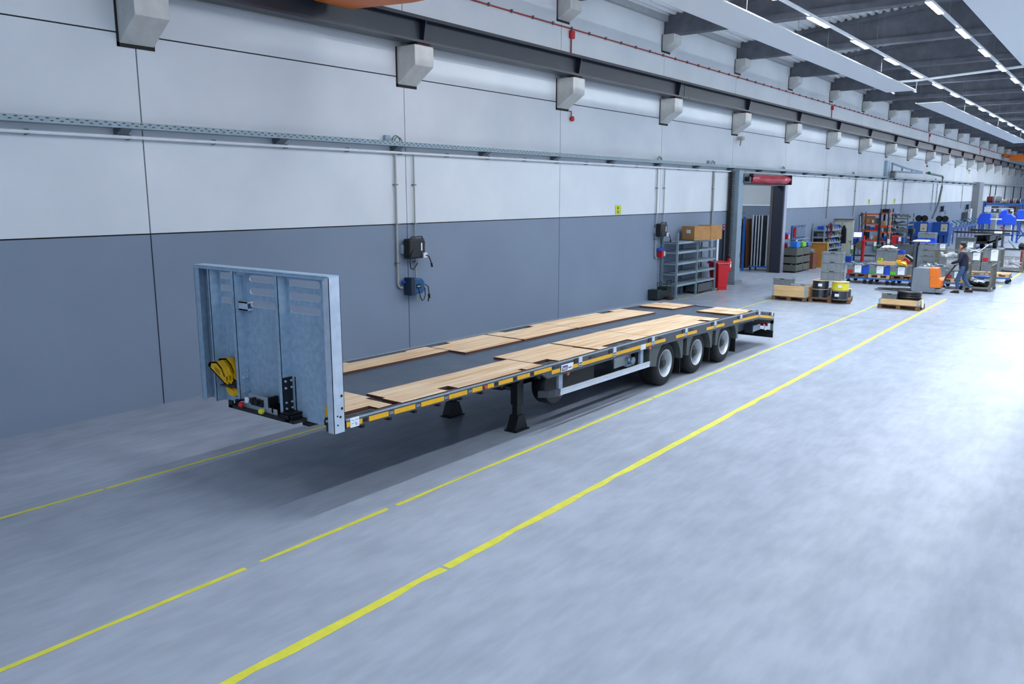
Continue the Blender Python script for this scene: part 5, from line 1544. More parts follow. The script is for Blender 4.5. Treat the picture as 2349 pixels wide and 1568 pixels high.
# mesh cages
M_cage = mat('cage_steel', '#7b7a70', 0.6, metal=0.2, color2='#6a6960', scale=6)
def cage(label, loc, rz, w_=0.84, d_=1.24, h_=0.97, fill=True, seed=1):
    t = thing('mesh_cage', label, 'mesh cage', loc, rz, 'steel mesh cages')
    for x in (-w_ / 2, w_ / 2):
        for y in (-d_ / 2, d_ / 2): MB().box(x - .03, x + .03, y - .03, y + .03, 0.0, h_).build('corner_post', M_cage, t)
    for x in (-w_ / 2, w_ / 2):
        for y in (-d_ / 2, d_ / 2): MB().box(x - .05, x + .05, y - .05, y + .05, 0.0, .10).build('foot', M_cage, t)
    MB().box(-w_ / 2, w_ / 2, -d_ / 2, d_ / 2, .10, .14).build('floor_pan', M_cage, t)
    for nm, z in (('top_frame', h_ - .03), ('middle_frame', h_ * .6)):
        q = MB()
        for y in (-d_ / 2, d_ / 2): q.box(-w_ / 2, w_ / 2, y - .015, y + .015, z, z + .03)
        for x in (-w_ / 2, w_ / 2): q.box(x - .015, x + .015, -d_ / 2, d_ / 2, z, z + .03)
        q.build(nm, M_cage, t)
    q = MB()
    def wires(a0, a1, fixed, ax):
        n = int((a1 - a0) / .055)
        for i in range(1, n):
            a = a0 + (a1 - a0) * i / n
            if ax == 'x': q.box(a - .003, a + .003, fixed - .003, fixed + .003, .14, h_ - .03)
            else: q.box(fixed - .003, fixed + .003, a - .003, a + .003, .14, h_ - .03)
        z = .2
        while z < h_ - .04:
            if ax == 'x': q.box(a0, a1, fixed - .003, fixed + .003, z - .003, z + .003)
            else: q.box(fixed - .003, fixed + .003, a0, a1, z - .003, z + .003)
            z += .055
    wires(-w_ / 2, w_ / 2, d_ / 2, 'x')
    if seed != 1: wires(-w_ / 2, w_ / 2, -d_ / 2, 'x')
    wires(-d_ / 2, d_ / 2, -w_ / 2, 'y'); wires(-d_ / 2, d_ / 2, w_ / 2, 'y')
    o = q.build('wire_mesh', M_cage, t); o['kind'] = 'stuff'
    return t
cage('nearest brown steel mesh cage filled with white, blue and black parts', (34.64, 4.44, 0), R90, 0.84, 1.2)
bits('black_parts', 'black plastic parts in the bottom of the nearest mesh cage', 'parts', (34.5, 4.45, 0.17), 6, M_black, (0.5, 0.16, 0.08), (.25, .2, .05), 41)
bits('white_parts', 'white parts piled in the nearest mesh cage', 'parts', (34.55, 4.42, 0.28), 9, M_paper, (0.3, 0.12, 0.06), (.25, .2, .12), 42)
t = bits('blue_covers', 'blue covers on top of the pile in the nearest mesh cage', 'parts', (34.7, 4.40, 0.44), 3, mat('cover_blue', '#2c5aa0', 0.5), (0.4, 0.2, 0.06), (.15, .15, .04), 43)
cage('mesh cage at the far right loaded with white parts, red panel behind', (44.1, 4.40, 0), R90, 0.92, 1.2, 1.0, seed=2)
bits('white_parts', 'long white parts in the right mesh cage', 'parts', (44.0, 4.40, 0.30), 9, M_paper, (0.6, 0.1, 0.05), (.2, .15, .22), 44)
t = thing('red_sheet', 'upright red sheet inside the right mesh cage', 'panel', (44.5, 4.05, 0.15)); MB().box(-.02, .02, -.1, .1, 0, .8).build('sheet', M_red, t)
t = thing('machine_bracket', 'black and silver machine parts on top of the right mesh cage', 'machine part', (44.0, 4.35, 1.02))
MB().obox(0.0, 0.0, -0.02, 0.5, 0.75, 0.07, 0).build('base_tray', M_blackm, t)
q = MB(); q.tube([(0, 0.0, .05), (0, .08, .2), (0, .22, .35), (0, .28, .45)], 0.05, 8); q.build('silver_arm', M_galv, t, smooth=True)
MB().lathe([(.1, .0), (.14, .08), (.1, .2), (.04, .26)], (0, -.25, .05), 'z', 10).build('black_casting', M_black, t)
cage('red-sided mesh cage cut by the right photo edge', (46.3, 3.62, 0), R90, 0.9, 1.2, 0.98, seed=3)
t = thing('red_box', 'red steel box inside the cage at the right photo edge', 'box', (46.3, 3.62, 0.15)); MB().box(-.45, .45, -.38, .38, 0, .75).build('box_body', M_red, t)
cage('mesh cage half hidden behind the walking worker', (41.6, 6.6, 0), R90, 1.15, 1.0, 1.05, seed=4)
bits('white_parts', 'white moulded parts in the cage behind the worker', 'parts', (41.3, 6.7, 0.75), 8, M_paper, (0.3, 0.12, 0.08), (.2, .4, .12), 45)
dolly('blue dolly with the mesh of silver parts behind the pallet truck', (36.6, 6.3, 0), R90, 1.1, 1.1)
crate('long grey crate of silver parts behind the pallet truck', (36.5, 6.3, 0.26), R90, 1.15, 0.9, 0.42)
bits('metal_parts', 'silver parts heaped behind the pallet truck', 'parts', (36.4, 6.3, 0.62), 14, M_galv, (0.24, 0.07, 0.04), (.3, .45, .12), 46)
# pallet stack on blue dolly
dolly('long blue dolly carrying bare pale pallets, right of the near cage', (37.9, 4.65, 0), R90, 1.75, 0.9)
pallet('pale pallet on the long blue dolly, right one', (37.9, 4.22, 0.255), R90, 0.82, 0.9, M_pall)
pallet('pale pallet on the long blue dolly, left one', (37.9, 5.1, 0.255), R90, 0.82, 0.9, M_pall)

# ---- pallet truck (stacker)
t = thing('pallet_truck', 'grey and orange electric pallet stacker driven past the crates', 'pallet truck', (32.3, 5.86, 0))
M_tr = mat('truck_grey', '#7d848c', 0.5, color2='#747b83')
MB().prism([(-0.40, 0.05), (0.36, 0.05), (0.40, 0.10), (0.38, 0.90), (0.32, 0.93), (-0.40, 0.92), (-0.42, 0.85)], 'x', -0.34, 0.34).build('battery_body', M_tr, t, bevel=0.03)
q = MB(); q.prism([(-0.41, 0.94), (-0.16, 0.94), (-0.20, 0.60), (-0.49, 0.60)], 'x', -0.37, 0.2); q.prism([(-0.49, 0.60), (-0.20, 0.60), (-0.22, 0.24), (-0.55, 0.24), (-0.60, 0.5)], 'x', -0.37, 0.2); q.build('orange_cover', M_orange, t, bevel=0.02)
MB().box(-0.34, 0.34, -0.62, -0.40, 0.06, 0.2).build('drive_housing', M_tr, t, bevel=0.03)
for x in (-0.26, 0.22): MB().box(x - .03, x + .03, 0.34, 0.42, 0.05, 1.86).build('mast_rail', mat('mast_dark', '#39434f', 0.5), t)
q = MB(); q.box(-.26, .22, .36, .4, 1.78, 1.84); q.box(-.26, .22, .36, .4, .95, 1.0); q.cyl((-0.02, .38, .1), .03, 1.7, 'z', 8); q.build('mast_crossbar', mat('mast_dark', '#39434f'), t)
MB().box(-.22, .18, .28, .30, 0.95, 1.7).build('mast_guard', mat('guard_smoke', '#59646f', 0.4), t)
MB().prism([(0.0, 1.86), (0.5, 1.86), (0.46, 1.90), (0.04, 1.90)], 'x', -.3, .3).build('load_plate', M_white, t)
for x in (-0.24, 0.24): MB().prism([(0.42, 0.04), (1.62, 0.04), (1.66, 0.06), (0.42, 0.11)], 'x', x - .08, x + .08).build('fork', M_blackm, t)
q = MB(); q.tube([(0, -0.52, 0.3), (0.15, -0.72, 0.75), (0.3, -0.86, 1.0)], 0.03, 8); q.build('tiller_arm', M_blackm, t)
MB().tube([(0.3 - .14, -0.86, 1.02), (0.3 + .14, -0.88, 1.02)], 0.022, 8).build('tiller_grip', M_black, t)
for x in (-0.2, 0.2): MB().cyl((x - .04, -0.45, 0.075), .075, .08, 'x', 14).build('wheel', M_rubber, t)
# ================================================================ WORKER
def skin_obj(name, chains, m, parent, root=0, sub=2, smooth=True):
    """chains: list of [(x,y,z,r), ...]; points with equal positions are shared"""
    vid = {}; vs = []; rs = []; es = []
    for ch in chains:
        prev = None
        for x, y, z, r in ch:
            k = (round(x, 3), round(y, 3), round(z, 3))
            if k not in vid: vid[k] = len(vs); vs.append((x, y, z)); rs.append(r)
            if prev is not None and prev != vid[k]: es.append((prev, vid[k]))
            prev = vid[k]
    me = bpy.data.meshes.new(name); me.from_pydata(vs, es, [])
    o = bpy.data.objects.new(name, me); C.objects.link(o); o.parent = parent
    me.materials.append(m)
    o.modifiers.new('skin', 'SKIN')
    if not me.skin_vertices: me.skin_vertices.new()
    for i, r in enumerate(rs):
        rr = r if isinstance(r, tuple) else (r, r)
        me.skin_vertices[0].data[i].radius = rr
    me.skin_vertices[0].data[root].use_root = True
    o.modifiers['skin'].use_smooth_shade = smooth
    s = o.modifiers.new('sub', 'SUBSURF'); s.levels = sub; s.render_levels = sub
    return o
# local frame: walks towards +x (turned to face +y in the hall), z up
M_skin = mat('skin', '#c98f78', 0.6)
wk = thing('person', 'walking person in dark jacket and jeans steering the pallet truck by its tiller', 'person', (33.05, 4.78, 0), PI / 2)
def finger_chain(hx, hy, hz, sy):
    out = []
    for i, (dy, L) in enumerate(((-0.03, .065), (-0.01, .075), (0.01, .07), (0.03, .055))):
        a = (hx + 0.055, hy + dy, hz, .010)
        out.append([(hx + 0.03, hy + dy * .8, hz, .016), a, (hx + 0.055 + L * .55, hy + dy, hz - L * .35, .009), (hx + 0.055 + L * .45, hy + dy, hz - L * .8, .008)])
    out.append([(hx + 0.0, hy + sy * .02, hz, .018), (hx + 0.03, hy + sy * .05, hz - .015, .011), (hx + 0.065, hy + sy * .05, hz - .03, .009)])
    return out
def body_chains():
    ch = []
    pel = (0, 0, 0.95, .09)
    ch.append([pel, (0.02, 0, 1.12, .10), (0.05, 0, 1.32, .14), (0.07, 0, 1.44, .11), (0.09, 0, 1.52, .055), (0.11, 0, 1.58, .065), (0.12, 0, 1.66, .092), (0.115, 0, 1.73, .088), (0.11, 0, 1.77, .05)])
    ch.append([(0.12, 0, 1.66, .092), (0.205, 0, 1.655, .018)])      # nose
    for s in (1, -1): ch.append([(0.12, 0, 1.66, .092), (0.11, s * .09, 1.655, .018)])
    for s, knee, ankle, toe in ((1, (0.16, .5), (0.12, .09), (0.30, .04)), (-1, (-0.04, .5), (-0.28, .14), (-0.14, .04))):
        ch.append([pel, (0.01, s * .09, 0.88, .075), (knee[0], s * .1, knee[1], .062), (ankle[0], s * .1, ankle[1], .042), (toe[0], s * .11, toe[1], .035)])
    for s in (1, -1):
        hx, hy, hz = 0.50, s * .12, 1.05
        ch.append([(0.07, 0, 1.44, .11), (0.06, s * .19, 1.42, .06), (0.14, s * .25, 1.16, .045), (0.42, s * .15, 1.06, .032), (hx, hy, hz, .03)])
        for f in finger_chain(hx, hy, hz, -s):
            f = [(hx, hy, hz, .03)] + f if f[0][:3] != (hx, hy, hz) else f
            ch.append(f)
    return ch
bd = skin_obj('body', body_chains(), M_skin, wk)
jk = skin_obj('jacket', [[(0.0, 0, 0.78, .15), (0.0, 0, 0.90, .165), (0.02, 0, 1.10, .165), (0.05, 0, 1.32, .185), (0.07, 0, 1.44, .13), (0.085, 0, 1.50, .075)],
                         [(0.07, 0, 1.44, .13), (0.06, .19, 1.42, .08), (0.14, .25, 1.16, .063), (0.40, .155, 1.065, .05)],
                         [(0.07, 0, 1.44, .13), (0.06, -.19, 1.42, .08), (0.14, -.25, 1.16, .063), (0.40, -.155, 1.065, .05)]], mat('jacket_navy', '#1b2036', 0.8), wk)
tr = skin_obj('trousers', [[(0, 0, 1.06, .12), (0, 0, 0.97, .135), (0.01, .09, 0.88, .105), (0.16, .1, .5, .078), (0.125, .1, .12, .062)],
                           [(0, 0, 0.97, .135), (0.01, -.09, 0.88, .105), (-0.04, -.1, .5, .078), (-0.27, -.1, .17, .062)]], mat('jeans', '#3b5478', 0.8), wk)
for s, x, z in ((1, 0.2, 0.05), (-1, -0.21, 0.08)):
    MB().prism([(x - .14, z - .05), (x + .15, z - .05), (x + .16, z - .02), (x + .02, z + .05), (x - .13, z + .05)], 'y', s * .11 - .05, s * .11 + .05).build('shoe', M_black, wk, bevel=0.015)
hr = skin_obj('hair', [[(0.10, 0, 1.70, .095), (0.095, 0, 1.76, .075)], [(0.10, 0, 1.70, .095), (0.07, 0, 1.65, .07)]], mat('hair_dark', '#2b211d', 0.9), wk)
q = MB()
for s in (1, -1): q.lathe([(0.0001, -.011), (.011, 0), (.0001, .011)], (0.198, s * .034, 1.675), 'x', 8)
q.build('eyes', mat('eye_dark', '#20160f', 0.3), wk)
MB().box(0.196, 0.206, -.022, .022, 1.612, 1.62).build('mouth', mat('lip', '#9b4a44', 0.5), wk)

# ================================================================ RIGHT OF THE ROLLER DOOR, ALONG THE WALL
for k, z in enumerate((0.0, 0.36, 0.72)):
    nm = ('bottom', 'middle', 'top')[k]
    steel_tote('steel_tote', 'grey steel tote, %s left of the rack beside the roller door' % nm, (37.45, 12.45, z), 0.95, 0.7, 0.40 if k == 2 else 0.36, 0, mat('tote_brown', '#5e6058', 0.6), True, 'steel totes beside the roller door', 50 + k)
    steel_tote('steel_tote', 'grey steel tote, %s right of the rack beside the roller door' % nm, (38.42, 12.45, z), 0.95, 0.7, 0.40 if k == 2 else 0.36, 0, mat('tote_brown', '#5e6058'), True, 'steel totes beside the roller door', 60 + k)
def can(name, label, loc, m, w_, h_):
    t = thing(name, label, 'canister', loc)
    MB().box(-w_ / 2, w_ / 2, -w_ * .3, w_ * .3, 0, h_ * .85).build('can_body', m, t, bevel=0.02)
    MB().cyl((w_ * .2, 0, h_ * .85), .04, h_ * .15, 'z', 10).build('cap', M_white, t)
can('blue_canister', 'blue canister on the totes beside the roller door', (37.35, 12.3, 1.13), mat('can_blue', '#1f7fe0', 0.4), 0.5, 0.34)
can('green_canister', 'green canister on the totes beside the roller door', (38.2, 12.3, 1.13), mat('can_green', '#7cc233', 0.4), 0.5, 0.26)
can('blue_canister', 'darker blue tub right of the green canister', (38.9, 12.3, 1.13), mat('can_blue2', '#1b5fb8', 0.4), 0.55, 0.22)
t = thing('tool_rack', 'blue wall rack hung with grey tools', 'tool rack', (39.3, 12.78, 1.45))
MB().box(-0.95, 0.95, 0.04, 0.08, 0, 0.62).build('back_panel', mat('rack_blue', '#35588a', 0.6), t)
for i in range(10): MB().box(-0.8 + i * .17, -0.74 + i * .17, -0.02, 0.04, 0.08, 0.5 + .04 * (i % 3)).build('hanging_tool', M_galv if i > 1 else M_red, t)
MB().box(-0.95, 0.95, -0.2, 0.06, -0.03, 0.0).build('ledge', M_galv, t)
carton('cardboard_box', 'brown box with silver offcuts leaning beside the totes', (39.8, 12.4, 0.0), 0.6, 0.55, 0.72, 0.0, mat('carton_red', '#7a4a35', 0.8), True)
bits('metal_parts', 'silver offcuts sticking out of the brown box by the wall', 'parts', (39.8, 12.4, 0.75), 6, M_galv, (0.4, 0.2, 0.02), (.15, .15, .2), 71)
t = thing('osb_board', 'orange chipboard panel with pine frame leaning on the shelf', 'board', (40.6, 12.26, 0), 0)
MB().box(-0.01, 0.01, -0.46, 0.46, 0.0, 1.2).build('board_panel', M_osb, t)
q = MB(); q.box(-0.05, -0.011, -0.50, -0.44, 0, 1.24); q.box(-0.05, -0.011, -0.44, 0.46, 1.19, 1.24); q.build('pine_frame', M_woodl, t)
MB().box(-0.05, -0.012, 0.1, 0.45, 0.0, 0.12).build('dark_patch', M_woodd, t)

def bay_shelf(name, label, x0, x1, y0, y1, zs, ht, mf, mb, cat='shelf', grp=None):
    t = thing(name, label, cat, ((x0 + x1) / 2, (y0 + y1) / 2, 0), 0, grp)
    og = ((x0 + x1) / 2, (y0 + y1) / 2, 0)
    for x in (x0, x1):
        for y in (y0, y1): MB().box(x - .03, x + .03, y - .03, y + .03, 0, ht).build('upright', mf, t, og)
    for z in zs:
        MB().box(x0 + .03, x1 - .03, y0, y1, z - .02, z).build('shelf_board', M_col, t, og)
        q = MB(); q.box(x0 - .0, x0 + .02, y0, y1, z - .08, z); q.box(x0, x1, y0 - .03, y0 - .01, z - .08, z); q.build('beam', mb, t, og)
    return t
bay_shelf('steel_shelf', 'steel shelf with red hose and rows of small bins, right of the chipboard', 41.4, 44.4, 12.25, 12.8, (0.25, 0.55, 0.85, 1.15, 1.45, 1.8), 2.1, M_col, M_col)
cols = [M_grayd, M_black, M_bluep, M_galvd, M_black]
k = 0
for z in (0.25, 0.55, 0.85, 1.15, 1.45, 1.8):
    for i in range(7):
        x = 41.65 + i * .42
        k += 1
        t = thing('small_bin', 'small storage bin on the bin shelf, level %s from the floor, %s from the left' % (ORD[[0.25, 0.55, 0.85, 1.15, 1.45, 1.8].index(z)].replace('first', 'one').replace('second', 'two').replace('third', 'three').replace('fourth', 'four').replace('fifth', 'five').replace('sixth', 'six'), ORD[i]), 'bin', (x, 12.42, z + .001), 0, 'small bins on the bin shelf')
        MB().prism([(-.16, 0), (.2, 0), (.2, .17), (-.06, .17), (-.16, .08)], 'x', -.17, .17).build('bin_body', cols[(k * 7) % 5], t)
        MB().box(-.04, .04, -.17, -.162, .03, .055).build('label_strip', M_paper, t)
t = thing('hose_loop', 'coiled dark red hose hanging on the bin shelf', 'hose', (41.9, 12.19, 1.75))
for i in range(4): MB().tube([((0.28 + .03 * i) * math.cos(a), -.02 * i, (0.3 + .03 * i) * math.sin(a)) for a in [2 * PI * j / 20 for j in range(20)]], .016, 6, closed=True).build('coil', mat('hose_red', '#6d2234', 0.5), t)
t = thing('black_coat', 'black coat hanging on the end of the bin shelf', 'coat', (44.35, 12.12, 1.0))
MB().prism([(-.14, 0), (.14, 0), (.12, .75), (.04, .95), (-.04, .95), (-.12, .75)], 'x', -.05, .05).build('coat_body', M_black, t, bevel=0.03)
t = thing('loose_door_leaf', 'cream door leaf with handle standing upright beside the bin shelf', 'door leaf', (45.2, 12.34, 0))
MB().box(-.03, .03, -.47, .53, 0, 2.17).build('leaf_panel', mat('cream_paint', '#d6d8c4', 0.5), t)
MB().box(-.04, -.03, -.49, -.43, 0, 2.19).build('edge_strip', M_white, t)
q = MB(); q.box(-.06, -.03, -.40, -.37, .95, 1.12); q.tube([(-.07, -.385, 1.08), (-.07, -.26, 1.08)], .012, 6); q.build('handle', M_galvd, t)
t = thing('wooden_plank', 'brown plank lying on top of the cream door leaf', 'plank', (45.1, 12.3, 2.191)); MB().box(-.06, .1, -.42, .55, 0, .06).build('plank_body', M_woodd, t)
# workbench corner with screens
t = thing('work_table', 'dark workbench behind the crates with screens above', 'workbench', (45.8, 11.35, 0))
MB().box(-.4, .4, -.7, .7, .85, .9).build('table_top', M_grayd, t)
for x in (-.36, .36):
    for y in (-.65, .65): MB().box(x - .03, x + .03, y - .03, y + .03, 0, .85).build('leg', M_blackm, t)
MB().box(-.38, .38, -.6, .6, .3, .33).build('lower_shelf', M_blackm, t)
t = thing('monitor', 'lit monitor with blue border on the workbench', 'monitor', (45.45, 11.70, .9))
MB().box(-.02, .03, -.23, .23, .36, .68).build('casing', M_blueb, t)
MB().box(-.026, -.021, -.20, .20, .40, .65).build('screen', mat('screen_lit', (0.55, 0.62, 1.0, 1), emit=0.55), t)
MB().box(-.02, .02, -.03, .03, 0, .36).build('stand', M_black, t)
t = thing('monitor', 'dark monitor right of the lit one on the workbench', 'monitor', (45.5, 11.28, .9))
MB().box(-.02, .03, -.15, .15, .36, .68).build('casing', M_black, t); MB().box(-.02, .02, -.03, .03, 0, .36).build('stand', M_black, t)
t = thing('red_post', 'slender red hydraulic post standing before the workbench', 'post', (44.3, 11.1, 0))
MB().lathe([(.10, 0), (.08, .4), (.075, 1.05), (.13, 1.1), (.13, 1.2), (.05, 1.24), (.05, 1.42), (.0001, 1.44)], (0, 0, 0), 'z', 14).build('post_body', M_red, t, smooth=True)
t = thing('round_plate', 'brown round plate propped on the workbench front', 'plate', (45.36, 11.5, .56)); MB().lathe([(.24, 0), (.24, .03), (.0001, .05)], (0, 0, .3), 'x', 20).build('plate_body', mat('plate_brown', '#7a675c', 0.6), t)
t = thing('storage_tub', 'blue tub under the workbench end', 'tub', (44.9, 12.0, .0)); MB().box(-.2, .2, -.25, .25, 0, .3).build('tub_body', M_bluep, t, bevel=.02)
t = thing('storage_tub', 'blue tub standing left of the lit monitor', 'tub', (46.0, 11.85, .9)); MB().box(-.2, .2, -.16, .2, 0, .3).build('tub_body', mat('can_blue2', '#1b5fb8'), t, bevel=.02)
def stand(label, x, y, z1, m):
    t = thing('sign_stand', label, 'sign stand', (x, y, 0), 0, 'card stands between the crates')
    MB().tube([(0, 0, 0), (0, 0, z1 - .45)], .015, 6).build('pole', M_galvd, t)
    MB().box(-.01, .01, -.08, .08, z1 - .45, z1).build('board', M_grayd, t)
    MB().box(-.014, -.011, -.06, .06, z1 - .24, z1 - .02).build('white_card', M_paper, t)
    MB().box(-.014, -.011, -.06, .06, z1 - .42, z1 - .27).build('colour_card', m, t)
    MB().box(-.15, .15, -.15, .15, 0, .02).build('base', M_blackm, t)
stand('card stand with green card beside the cream door leaf', 43.0, 11.3, 1.03, M_greenp)
stand('card stand with green card behind the big grey crate', 43.0, 10.22, 1.24, M_greenp)
stand('card stand with green card before the red bin', 44.0, 9.83, 1.33, M_greenp)
stand('card stand with red card right of the red bin', 46.0, 9.74, 1.36, M_red)
# orange-beamed racks
bay_shelf('storage_rack', 'dark pallet rack with orange beams, left tall bay', 50.0, 51.0, 11.75, 12.75, (0.95, 1.50, 1.90, 2.45), 2.5, mat('rack_navy', '#1d2a3c', 0.5), mat('beam_orange', '#d84a1c', 0.5))
bay_shelf('storage_rack', 'dark pallet rack with orange beams, right tall bay', 50.0, 51.0, 11.28, 11.70, (0.90, 1.42, 1.76, 2.5), 2.72, mat('rack_navy', '#1d2a3c'), mat('beam_orange', '#d84a1c'))
goods = [('brown box', M_carton), ('white jar', M_paper), ('dark tub', M_grayd), ('blue tub', M_bluep), ('red tub', M_red), ('white canister', M_white)]
k = 0
rnd = random.Random(9)
for rack, ys_, zs in (('left', (11.9, 12.15, 12.4), (0.95, 1.50, 1.90)), ('right', (11.38, 11.58), (0.90, 1.42, 1.76))):
    for zi, z in enumerate(zs):
        for yi, y in enumerate(ys_):
            gname, gm = goods[(k * 5 + zi) % 6]; k += 1
            h_ = rnd.uniform(.16, .3)
            t = thing(gname.replace(' ', '_'), '%s on the %s orange-beamed rack, %s level, %s from the right' % (gname, rack, ('lowest', 'middle', 'upper')[zi], ORD[yi]), 'container', (50.2, y, z + .002), 0, 'goods on the orange-beamed racks')
            if 'jar' in gname or 'can' in gname: MB().lathe([(.07, 0), (.075, h_ * .8), (.04, h_ * .9), (.04, h_), (.0001, h_)], (0, 0, 0), 'z', 10).build('container_body', gm, t)
            else: MB().box(-.15, .15, -.09, .09, 0, h_).build('container_body', gm, t, bevel=.01)
carton('cardboard_box', 'cardboard box on top of the left orange-beamed rack', (50.5, 12.4, 1.902), 0.5, 0.5, 0.38, 0, M_carton, False)
t = thing('black_case', 'black case on top of the right tall rack', 'case', (50.4, 11.5, 2.502)); MB().box(-.2, .2, -.2, .2, 0, .2).build('case_body', M_black, t, bevel=.02)
for k, y in enumerate((11.52, 11.62)):
    t = thing('wooden_plank', 'tall wooden plank standing right of the tall racks, %s of two' % ('right' if k == 0 else 'left'), 'plank', (51.8, y, 0)); MB().obox(0, 0, 0, .05, .07, 2.25 - .1 * k, 0, rx=-.02).build('plank_body', M_woodl if k == 0 else M_woodd, t)
for k, y in enumerate((12.62, 12.76)):
    t = thing('steel_tube', 'grey tube leaning left of the orange-beamed racks, %s of two' % ('right' if k == 0 else 'left'), 'tube', (49.2, y - .1, 0)); MB().tube([(0, 0, 0), (0, .08, 2.3)], .035, 6).build('tube_body', M_galv, t)
wheelie((54.0, 11.8, 0), -0.9, 'red wheelie bin standing right of the tall racks')
bay_shelf('storage_rack', 'grey rack with sloping shelves of dark parts', 54.6, 56.2, 11.2, 12.3, (0.5, 0.9, 1.3, 1.7, 2.1), 2.35, M_galvd, M_galvd)
for i, z in enumerate((0.5, 0.9, 1.3, 1.7, 2.1)):
    bits('dark_parts', 'dark parts on the grey sloping rack, %s shelf from below' % ORD[i], 'parts', (55.0, 11.7, z + .03), 6, M_grayd if i % 2 else M_galvd, (0.5, 0.12, 0.08), (.3, .4, .12), 80 + i)
t = thing('blue_cart', 'blue upright cart right of the far red bin', 'cart', (52.5, 11.05, 0)); MB().box(-.2, .2, -.2, .2, .0, 1.0).build('cart_body', mat('cart_blue', '#1d4b8c', 0.5), t, bevel=.03); MB().box(-.21, -.2, -.1, .1, .3, .8).build('front_panel', M_black, t)
t = thing('standin_machine', 'made-up dark machine in place of an unclear figure before the first blue saw', 'machine', (53.5, 10.7, 0))  # machine made up for a dark upright shape resembling a person
MB().box(-.3, .3, -.25, .25, 0, .12).build('base', M_blackm, t); MB().cyl((0, 0, .1), .07, 1.3, 'z', 10).build('column', M_blackm, t); MB().box(-.35, .2, -.15, .15, 1.2, 1.5).build('head', M_black, t, bevel=.04); MB().box(-.35, .1, -.25, .25, .7, .76).build('work_plate', M_grayd, t)

# ================================================================ BLUE SAWS AND ROLLER CONVEYOR
def saw(label, X, y0, y1, z0, z1):
    t = thing('blue_saw', label, 'machine', (X, (y0 + y1) / 2, 0), 0, 'blue saw machines by the wall'); og = (X, (y0 + y1) / 2, 0)
    MB().prism([(y0, z0), (y1, z0), (y1, z1 - .15), (y1 - .15, z1), (y0 + .05, z1), (y0, z1 - .05)], 'x', X, X + 1.2).build('housing', mat('saw_blue', '#1a4f9e', 0.45), t, og, bevel=.03)
    MB().box(X - .02, X, y0 + .1, y0 + .5, z1 - .62, z1 - .12).build('control_panel', mat('panel_beige', '#c9c4ad', 0.6), t, og)
    MB().cyl((X - .04, y0 + .3, z1 - .45), .04, .03, 'x', 10).build('knob', M_black, t, og)
    q = MB()
    for i in range(4):
        y = y0 + .05 + i * (y1 - y0 - .25) / 3
        q.prism([(y, 0), (y + .16, 0), (y + .2, z0), (y - .02, z0)], 'x', X + .05, X + 1.1)
    q.build('base_panel', mat('saw_blue', '#1a4f9e'), t, og)
    for dy in (.25, .6): MB().cyl((X + .3, y0 + dy + .1, z1 + .22), .22, .08, 'x', 14).build('hood_disc', M_blackm, t, og)
saw('first blue saw with beige panel, left of the other', 60.0, 11.0, 12.3, .7, 1.72)
saw('second blue saw with beige panel at the conveyor start', 62.0, 10.1, 11.3, .75, 1.66)
t = thing('roller_conveyor', 'long blue roller conveyor rising towards the far column', 'conveyor', (72.0, 10.6, 0)); og = (72.0, 10.6, 0)
q = MB(); q.add([(63.4, 10.35, 1.0), (81, 10.75, 1.0), (81, 10.75, 1.15), (63.3, 10.35, 1.12), (63.3, 10.75, 1.0), (81, 11.15, 1.0), (81, 11.15, 1.15), (63.3, 10.75, 1.12)], [[0, 1, 2, 3], [7, 6, 5, 4], [3, 2, 6, 7], [0, 4, 5, 1], [0, 3, 7, 4], [1, 5, 6, 2]])
q.build('track', mat('saw_blue', '#1a4f9e'), t, og)
for i in range(9):
    x = 64 + i * 2; y = 10.36 + (x - 63.3) * .0226
    MB().box(x - .04, x + .04, y, y + .06, 0, 1.0).build('leg', mat('saw_blue', '#1a4f9e'), t, og)
    MB().tube([(x, y + .2, 1.12), (x, y + .12, 1.4), (x, y + .3, 1.52), (x, y + .45, 1.6)], .05, 6).build('clamp_arm', mat('arm_teal', '#3f7f96', 0.5), t, og)
MB().box(62.9, 63.3, 10.25, 10.4, .95, 1.4).build('end_stop', M_white, t, og)
# blue guards of the welding positioners
def guard(label, X, poly, legs, extra=None):
    ys_ = [p[0] for p in poly]; cy = (min(ys_) + max(ys_)) / 2
    t = thing('positioner', label, 'machine', (X, cy, 0), 0, 'bright blue welding positioners'); og = (X, cy, 0)
    MB().prism(poly, 'x', X, X + .9).build('guard', M_blueb, t, og, bevel=.03)
    if extra: MB().prism(extra, 'x', X + .3, X + .8).build('upper_hood', M_blueb, t, og, bevel=.03)
    for y in legs: MB().box(X + .1, X + .3, y - .06, y + .06, 0, min(p[1] for p in poly)).build('leg', mat('saw_blue', '#1a4f9e'), t, og)
    MB().box(X + .1, X + .2, min(legs), max(legs), .5, .6).build('cross_beam', mat('saw_blue', '#1a4f9e'), t, og)
    return t, og
guard('bright blue machine guard with slanted left edge', 70.0, [(8.67, 1.36), (9.54, 1.36), (9.54, 1.75), (9.38, 2.12), (8.72, 2.14), (8.68, 1.8)], (8.75, 9.4))
t, og = guard('bright blue domed machine guard right of the slanted one', 70.0, [(7.1, 1.32), (8.3, 1.32), (8.25, 1.65), (8.0, 1.8), (7.75, 2.1), (7.4, 2.1), (7.15, 1.85), (7.08, 1.6)], (7.2, 7.8), [(7.62, 2.0), (8.2, 1.8), (8.22, 2.0), (8.05, 2.35), (7.72, 2.38), (7.68, 2.1)])
MB().tube([(69.9, 8.7, 1.72), (69.9, 7.95, 1.72)], .05, 6).build('chrome_arm', M_white, t, og)
MB().cyl((69.9, 7.9, 1.1), .09, .1, 'x', 12).build('emergency_button', M_red, t, og)
